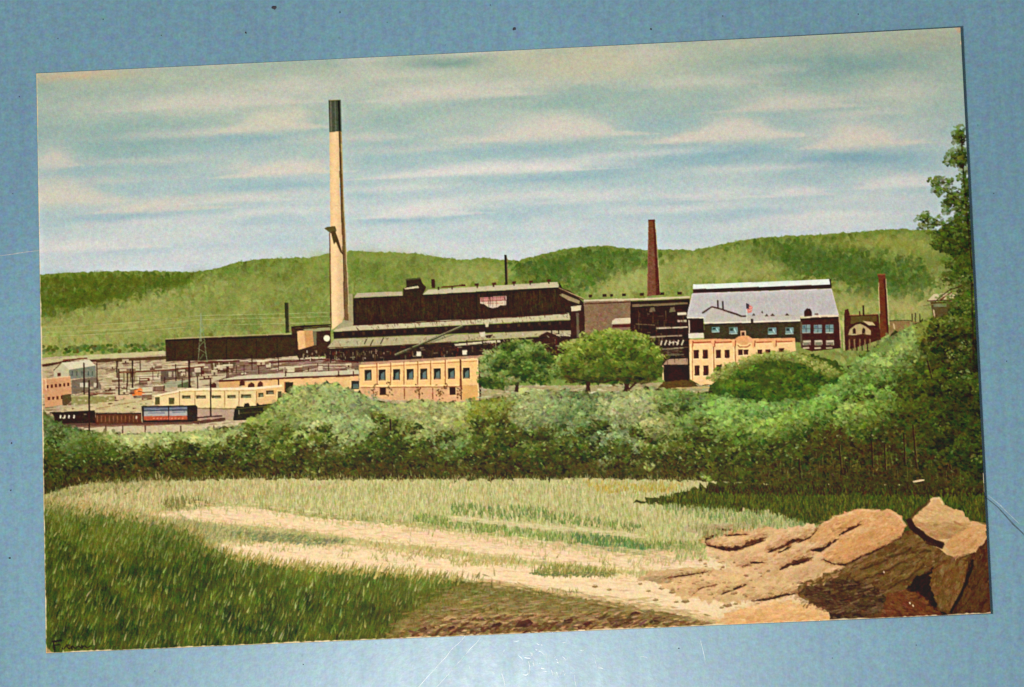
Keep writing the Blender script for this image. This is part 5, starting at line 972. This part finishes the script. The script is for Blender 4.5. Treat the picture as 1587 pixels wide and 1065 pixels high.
# ---------------------------------------------------------------------------
# helpers
# ---------------------------------------------------------------------------
def tag(o, label=None, cat=None, group=None, kind=None):
    if label: o['label'] = label
    if cat: o['category'] = cat
    if group: o['group'] = group
    if kind: o['kind'] = kind
    return o
def mesh_obj(name, co, faces, mat, parent=None, smooth=False):
    """co (n,3) array, faces (m,4) array of quads or a list of tuples"""
    me = bpy.data.meshes.new(name)
    if isinstance(faces, np.ndarray):
        n, m = len(co), len(faces)
        me.vertices.add(n); me.vertices.foreach_set('co', np.ascontiguousarray(co, np.float32).ravel())
        k = faces.shape[1]
        me.loops.add(m * k); me.loops.foreach_set('vertex_index', np.ascontiguousarray(faces, np.int32).ravel())
        me.polygons.add(m); me.polygons.foreach_set('loop_start', np.arange(0, m * k, k, dtype=np.int32))
        me.update(calc_edges=True)
    else:
        me.from_pydata([tuple(map(float, c)) for c in co], [], faces)
    if smooth: me.polygons.foreach_set('use_smooth', np.ones(len(me.polygons), bool))
    me.materials.append(mat)
    o = bpy.data.objects.new(name, me); COL.objects.link(o); o.parent = parent
    return o
def material(name):
    m = bpy.data.materials.new(name); m.use_nodes = True
    nt = m.node_tree; return m, nt, nt.nodes['Principled BSDF']
def node(nt, t, **k):
    n = nt.nodes.new(t)
    for a, b in k.items(): setattr(n, a, b)
    return n
def noise_node(nt, vec, scale, detail=2, rough=.5, mapping=None):
    n = node(nt, 'ShaderNodeTexNoise'); n.inputs['Scale'].default_value = scale; n.inputs['Detail'].default_value = detail; n.inputs['Roughness'].default_value = rough
    if mapping:
        mp = node(nt, 'ShaderNodeMapping'); mp.inputs['Scale'].default_value = mapping; nt.links.new(vec, mp.inputs[0]); vec = mp.outputs[0]
    nt.links.new(vec, n.inputs['Vector']); return n
def ramp_node(nt, fac, stops):
    r = node(nt, 'ShaderNodeValToRGB'); e = r.color_ramp.elements
    while len(e) < len(stops): e.new(.5)
    for i, (p, c) in enumerate(stops): e[i].position = p; e[i].color = (*c, 1)
    nt.links.new(fac, r.inputs[0]); return r
def mix_node(nt, mode, fac, a, b):
    m = node(nt, 'ShaderNodeMix', data_type='RGBA', blend_type=mode)
    if isinstance(fac, (int, float)): m.inputs[0].default_value = fac
    else: nt.links.new(fac, m.inputs[0])
    nt.links.new(a, m.inputs[6])
    if isinstance(b, tuple): m.inputs[7].default_value = (*b, 1)
    else: nt.links.new(b, m.inputs[7])
    return m.outputs[2]
def lin(c):
    c = np.asarray(c, float); return np.where(c <= .04045, c / 12.92, ((c + .055) / 1.055) ** 2.4)

# ---------------------------------------------------------------------------
# the blue painted surface
# ---------------------------------------------------------------------------
BLUE = (.182, .352, .464)
def blue_material():
    m, nt, b = material('worn blue paint')
    tc = node(nt, 'ShaderNodeTexCoord').outputs['Object']
    big = noise_node(nt, tc, 30, 3, .55); streak = noise_node(nt, tc, 1, 4, .6, (900, 40, 1)); fine = noise_node(nt, tc, 2600, 2, .7); tint = noise_node(nt, tc, 1200, 3, .6)
    speck = noise_node(nt, tc, 700, 1, .5)
    base = ramp_node(nt, big.outputs['Fac'], [(.3, tuple(.95 * v for v in BLUE)), (.7, tuple(1.05 * v for v in BLUE))]).outputs[0]
    sk = ramp_node(nt, streak.outputs['Fac'], [(.25, (.86, .87, .89)), (.55, (1, 1, 1)), (.8, (1.0, 1.0, 1.0))]).outputs[0]
    c = mix_node(nt, 'MULTIPLY', .75, base, sk)
    fn = ramp_node(nt, fine.outputs['Fac'], [(.25, (.78, .79, .80)), (.75, (1.12, 1.12, 1.12))]).outputs[0]
    c = mix_node(nt, 'MULTIPLY', .8, c, fn)
    tn = node(nt, 'ShaderNodeMix', data_type='RGBA', blend_type='OVERLAY'); tn.inputs[0].default_value = .42
    nt.links.new(c, tn.inputs[6]); nt.links.new(tint.outputs['Color'], tn.inputs[7]); c = tn.outputs[2]
    sp = ramp_node(nt, speck.outputs['Fac'], [(.17, (.55, .58, .62)), (.23, (1, 1, 1))]).outputs[0]
    c = mix_node(nt, 'MULTIPLY', .8, c, sp)
    nt.links.new(c, b.inputs['Base Color'])
    rr = node(nt, 'ShaderNodeMapRange'); rr.inputs[3].default_value = .24; rr.inputs[4].default_value = .44
    rn = noise_node(nt, tc, 1, 4, .7, (380, 120, 1)); nt.links.new(rn.outputs['Fac'], rr.inputs[0]); nt.links.new(rr.outputs[0], b.inputs['Roughness'])
    b.inputs['Specular IOR Level'].default_value = .5
    bp = node(nt, 'ShaderNodeBump'); bp.inputs['Strength'].default_value = .12; bp.inputs['Distance'].default_value = .0001
    bn = noise_node(nt, tc, 900, 3, .6); nt.links.new(bn.outputs['Fac'], bp.inputs['Height']); nt.links.new(bp.outputs[0], b.inputs['Normal'])
    return m
M_BLUE = blue_material()
def flat_material(name, col, rough, var=.15, scale=1500):
    m, nt, b = material(name)
    tc = node(nt, 'ShaderNodeTexCoord').outputs['Object']
    n = noise_node(nt, tc, scale, 3, .6)
    r = ramp_node(nt, n.outputs['Fac'], [(.3, tuple(v * (1 - var) for v in col)), (.7, tuple(min(1, v * (1 + var)) for v in col))])
    nt.links.new(r.outputs[0], b.inputs['Base Color']); b.inputs['Roughness'].default_value = rough
    return m
M_SCR = flat_material('scratch with painted glint', (.46, .56, .61), .3, .3)  # worn scratches and scuffs; their glint in the glare is put into the colour
M_GRV = flat_material('dark groove strip', (.07, .12, .15), .7, .4)  # plain dark strip that draws the groove
M_EDGE = flat_material('pale groove edge', (.30, .44, .52), .4, .2)  # paler strip along the side of the groove
M_PALE = flat_material('old pale crease', (.36, .42, .46), .5, .3)
M_SPK = flat_material('dark grit', (.035, .03, .04), .7, .3)

X0, X1, Y0, Y1 = -.14, .14, -.105, .105
gx = np.linspace(X0, X1, 29); gy = np.linspace(Y0, Y1, 22)
co = [(x, y, 0) for y in gy for x in gx] + [(X0, Y0, -.012), (X1, Y0, -.012), (X1, Y1, -.012), (X0, Y1, -.012)]
nxg, nyg = len(gx), len(gy)
fc = [(j * nxg + i, j * nxg + i + 1, (j + 1) * nxg + i + 1, (j + 1) * nxg + i) for j in range(nyg - 1) for i in range(nxg - 1)]
k = nxg * nyg; fc.append((k + 3, k + 2, k + 1, k))
fc += [tuple([k, k + 1] + [i for i in range(nxg - 1, -1, -1)]), tuple([k + 1, k + 2] + [j * nxg + nxg - 1 for j in range(nyg - 1, -1, -1)]),
       tuple([k + 2, k + 3] + [(nyg - 1) * nxg + i for i in range(nxg)]), tuple([k + 3, k] + [j * nxg for j in range(nyg)])]
table = tag(mesh_obj('tabletop', np.array(co), fc, M_BLUE), 'worn pale blue painted tabletop under the postcard', None, None, 'structure')

def on_table(pts):
    """image pixels -> metres on the table (the card's own plane)"""
    p = np.asarray(pts, float).reshape(-1, 2); q = np.c_[p, np.ones(len(p))] @ PIX_TO_CARD.T
    return q[:, :2] / q[:, 2:] * MM
def mark(name, pts, w, mat, z=.00004, wob=.2, h=.000004, parent=table, label=None):
    """a thin mark following a line: width w in mm, tapering to its ends, with a low ridge"""
    P = on_table(pts); Q = []
    for a, b in zip(P[:-1], P[1:]):
        n = max(2, int(np.hypot(*(b - a)) / .0012))
        Q += [a + (b - a) * t for t in np.linspace(0, 1, n, endpoint=False)]
    Q = np.array(Q + [P[-1]]); Q += rng.normal(0, wob * .0001, Q.shape)
    d = np.gradient(Q, axis=0); d /= np.linalg.norm(d, axis=1)[:, None] + 1e-12; nr = np.c_[-d[:, 1], d[:, 0]]
    t = np.linspace(0, 1, len(Q)); ww = w * MM * .5 * (.35 + .65 * np.sin(np.pi * np.clip(t, .08, .92)) ** .5) * rng.uniform(.55, 1.2, len(Q))
    L = np.c_[Q + nr * ww[:, None], np.full(len(Q), z)]; R = np.c_[Q - nr * ww[:, None], np.full(len(Q), z)]; Tm = np.c_[Q, np.full(len(Q), z + h)]
    n = len(Q); co = np.r_[L, Tm, R]
    f = [(i, i + 1, n + i + 1, n + i) for i in range(n - 1)] + [(n + i, n + i + 1, 2 * n + i + 1, 2 * n + i) for i in range(n - 1)]
    f = [q[::-1] for q in f]
    o = mesh_obj(name, co, f, mat, parent)
    if label: o['label'] = label
    return o
def grit(x, y, r, sx=1.):
    c = on_table([(x, y)])[0]; n = 9; a = np.linspace(0, 2 * np.pi, n, endpoint=False); rr = r * MM * rng.uniform(.7, 1.2, n)
    ring = np.c_[c[0] + np.cos(a) * rr * sx, c[1] + np.sin(a) * rr, np.full(n, .00002)]
    mid = np.c_[c[0] + np.cos(a) * rr * .55 * sx, c[1] + np.sin(a) * rr * .55, np.full(n, .00008)]
    co = np.r_[ring, mid]; f = [(i, (i + 1) % n, n + (i + 1) % n, n + i) for i in range(n)] + [tuple(range(n, 2 * n))]
    mesh_obj('grit', co, f, M_SPK, table)

# ---------------------------------------------------------------------------
# the postcard
# ---------------------------------------------------------------------------
card = bpy.data.objects.new('postcard', None); COL.objects.link(card); card.empty_display_size = .02
tag(card, 'colour picture postcard of a factory with a tall smokestack, lying on blue surface', 'postcard')
HALF_W, HALF_H = CARD_W / 2, CARD_H / 2
def lift(x, y):
    """millimetres the card bows off the table: flat on the left, the right edge and its corners stand up a little"""
    r = np.clip((x + 10) / 80, 0, 1); l = np.clip((-x - 40) / 30, 0, 1)
    return .03 + .8 * r ** 2.2 * (1 + .15 * (y / HALF_H)) + .06 * l ** 2 + .05 * (y / HALF_H) ** 2
THICK = .30
paper, nt, b = material('cream card stock')
tc = node(nt, 'ShaderNodeTexCoord').outputs['Object']
r = ramp_node(nt, noise_node(nt, tc, 1800, 3, .6).outputs['Fac'], [(.3, (.62, .53, .40)), (.7, (.78, .70, .56))]); nt.links.new(r.outputs[0], b.inputs['Base Color']); b.inputs['Roughness'].default_value = .75
nx, ny = 90, 56
xs = np.linspace(-HALF_W, HALF_W, nx); ys = np.linspace(HALF_H, -HALF_H, ny); XX, YY = np.meshgrid(xs, ys)
zz = lift(XX, YY)
top = np.c_[XX.ravel(), YY.ravel(), (zz + THICK).ravel()] * MM; bot = np.c_[XX.ravel(), YY.ravel(), zz.ravel()] * MM
ii = (np.arange(ny - 1)[:, None] * nx + np.arange(nx - 1)[None]).ravel()
ft = np.c_[ii, ii + nx, ii + nx + 1, ii + 1]; N = nx * ny; fb = np.c_[ii + 1, ii + nx + 1, ii + nx, ii] + N
loop = np.r_[np.arange(nx), np.arange(1, ny) * nx + nx - 1, (ny - 1) * nx + np.arange(nx - 2, -1, -1), np.arange(ny - 2, 0, -1) * nx]; nxt = np.roll(loop, -1)
fs = np.c_[loop, nxt, nxt + N, loop + N]
stock = mesh_obj('card_stock', np.r_[top, bot], np.r_[ft, fb, fs], paper, card)

INK, REGION = paint_all()
ALBEDO = np.clip(lin(INK) * INK_GAIN - .014, .0015, 1)
ink, nt, b = material('glossy colour print')
at = node(nt, 'ShaderNodeAttribute', attribute_name='ink'); tc = node(nt, 'ShaderNodeTexCoord').outputs['Object']
gr = noise_node(nt, tc, 2400, 2, .7)
c = mix_node(nt, 'MULTIPLY', .5, at.outputs['Color'], ramp_node(nt, gr.outputs['Fac'], [(.25, (.86, .86, .86)), (.75, (1.14, 1.14, 1.14))]).outputs[0])
nt.links.new(c, b.inputs['Base Color'])
b.inputs['Roughness'].default_value = .6; b.inputs['Specular IOR Level'].default_value = .12
bp = node(nt, 'ShaderNodeBump'); bp.inputs['Strength'].default_value = .05; bp.inputs['Distance'].default_value = .0001
nt.links.new(noise_node(nt, tc, 1400, 2, .5).outputs['Fac'], bp.inputs['Height']); nt.links.new(bp.outputs[0], b.inputs['Normal'])
xs = np.linspace(-HALF_W, HALF_W, NX); ys = np.linspace(HALF_H, -HALF_H, NY)
XX, YY = np.meshgrid(xs, ys)
P3 = np.stack([XX, YY, lift(XX, YY) + THICK + .012], -1).reshape(-1, 3) * MM
RGBA = np.c_[ALBEDO.reshape(-1, 3), np.ones(NX * NY)].astype(np.float32)
cell = REGION[:-1, :-1]
picture = bpy.data.objects.new('printed_picture', None); COL.objects.link(picture); picture.parent = card; picture.empty_display_size = .01
LABEL = {'tall_smokestack': 'printed tall cream smokestack with a dark cap', 'brick_smokestack': 'printed red brick smokestack behind the roofs', 'freight_train': 'printed freight cars and dark locomotive',
         'long_office': 'printed cream office with a row of eight windows', 'brick_office': 'printed peach brick office with dark windows', 'signature': 'dark handwritten artist signature in the lower left corner'}
for r, nm in enumerate(REGIONS):
    jj, kk = np.nonzero(cell == r)
    if len(jj) == 0: continue
    i0 = jj * NX + kk; F = np.c_[i0, i0 + NX, i0 + NX + 1, i0 + 1]
    used, inv = np.unique(F, return_inverse=True)
    o = mesh_obj('printed_' + nm, P3[used], inv.reshape(F.shape), ink, picture, smooth=True)
    a = o.data.color_attributes.new('ink', 'FLOAT_COLOR', 'POINT'); a.data.foreach_set('color', RGBA[used].ravel())
    if nm in LABEL: o['label'] = LABEL[nm]

# ---------------------------------------------------------------------------
# marks of use on the table
# ---------------------------------------------------------------------------
mark('groove', [(1520, 764), (1546, 786), (1570, 812), (1605, 846)], .22, M_GRV, h=.00001, label='dark groove running off the right edge of the card')
mark('groove_edge', [(1532, 768), (1550, 783), (1566, 799), (1580, 812)], .22, M_EDGE, z=.00003)
mark('crease', [(-10, 398), (20, 394), (62, 388)], .18, M_PALE, label='pale crease at the left edge of the card')
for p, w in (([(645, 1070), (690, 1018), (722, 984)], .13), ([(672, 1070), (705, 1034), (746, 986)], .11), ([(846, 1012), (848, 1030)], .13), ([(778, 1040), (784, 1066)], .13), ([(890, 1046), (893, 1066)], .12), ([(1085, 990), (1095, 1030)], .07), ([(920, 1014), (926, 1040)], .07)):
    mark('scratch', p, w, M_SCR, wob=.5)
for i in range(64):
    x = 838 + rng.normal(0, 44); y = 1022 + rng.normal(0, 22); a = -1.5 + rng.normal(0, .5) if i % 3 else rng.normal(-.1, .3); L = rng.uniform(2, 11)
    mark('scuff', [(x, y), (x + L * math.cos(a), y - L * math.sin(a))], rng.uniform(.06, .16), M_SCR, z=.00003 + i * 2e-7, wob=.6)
for x, y, r, s in ((425, 12, .33, 1.2), (381, 51, .17, 1), (527, 19, .16, .7), (797, 45, .24, 1.3), (1009, 45, .2, .8), (18, 687, .17, .8), (15, 865, .16, 1.3), (17, 760, .12, 1), (160, 30, .1, 1), (250, 55, .1, 1), (760, 8, .09, 1), (1120, 25, .1, 1), (1330, 22, .1, 1), (30, 150, .1, 1), (20, 300, .08, 1),
                   (1052, 1005, .11, 1), (1540, 300, .09, 1), (1560, 560, .09, 1), (240, 1040, .08, 1), (470, 1030, .09, 1), (1290, 1020, .08, 1), (1420, 1000, .09, 1), (600, 35, .08, 1), (90, 60, .09, 1), (690, 70, .07, 1)):
    grit(x, y, r, s)
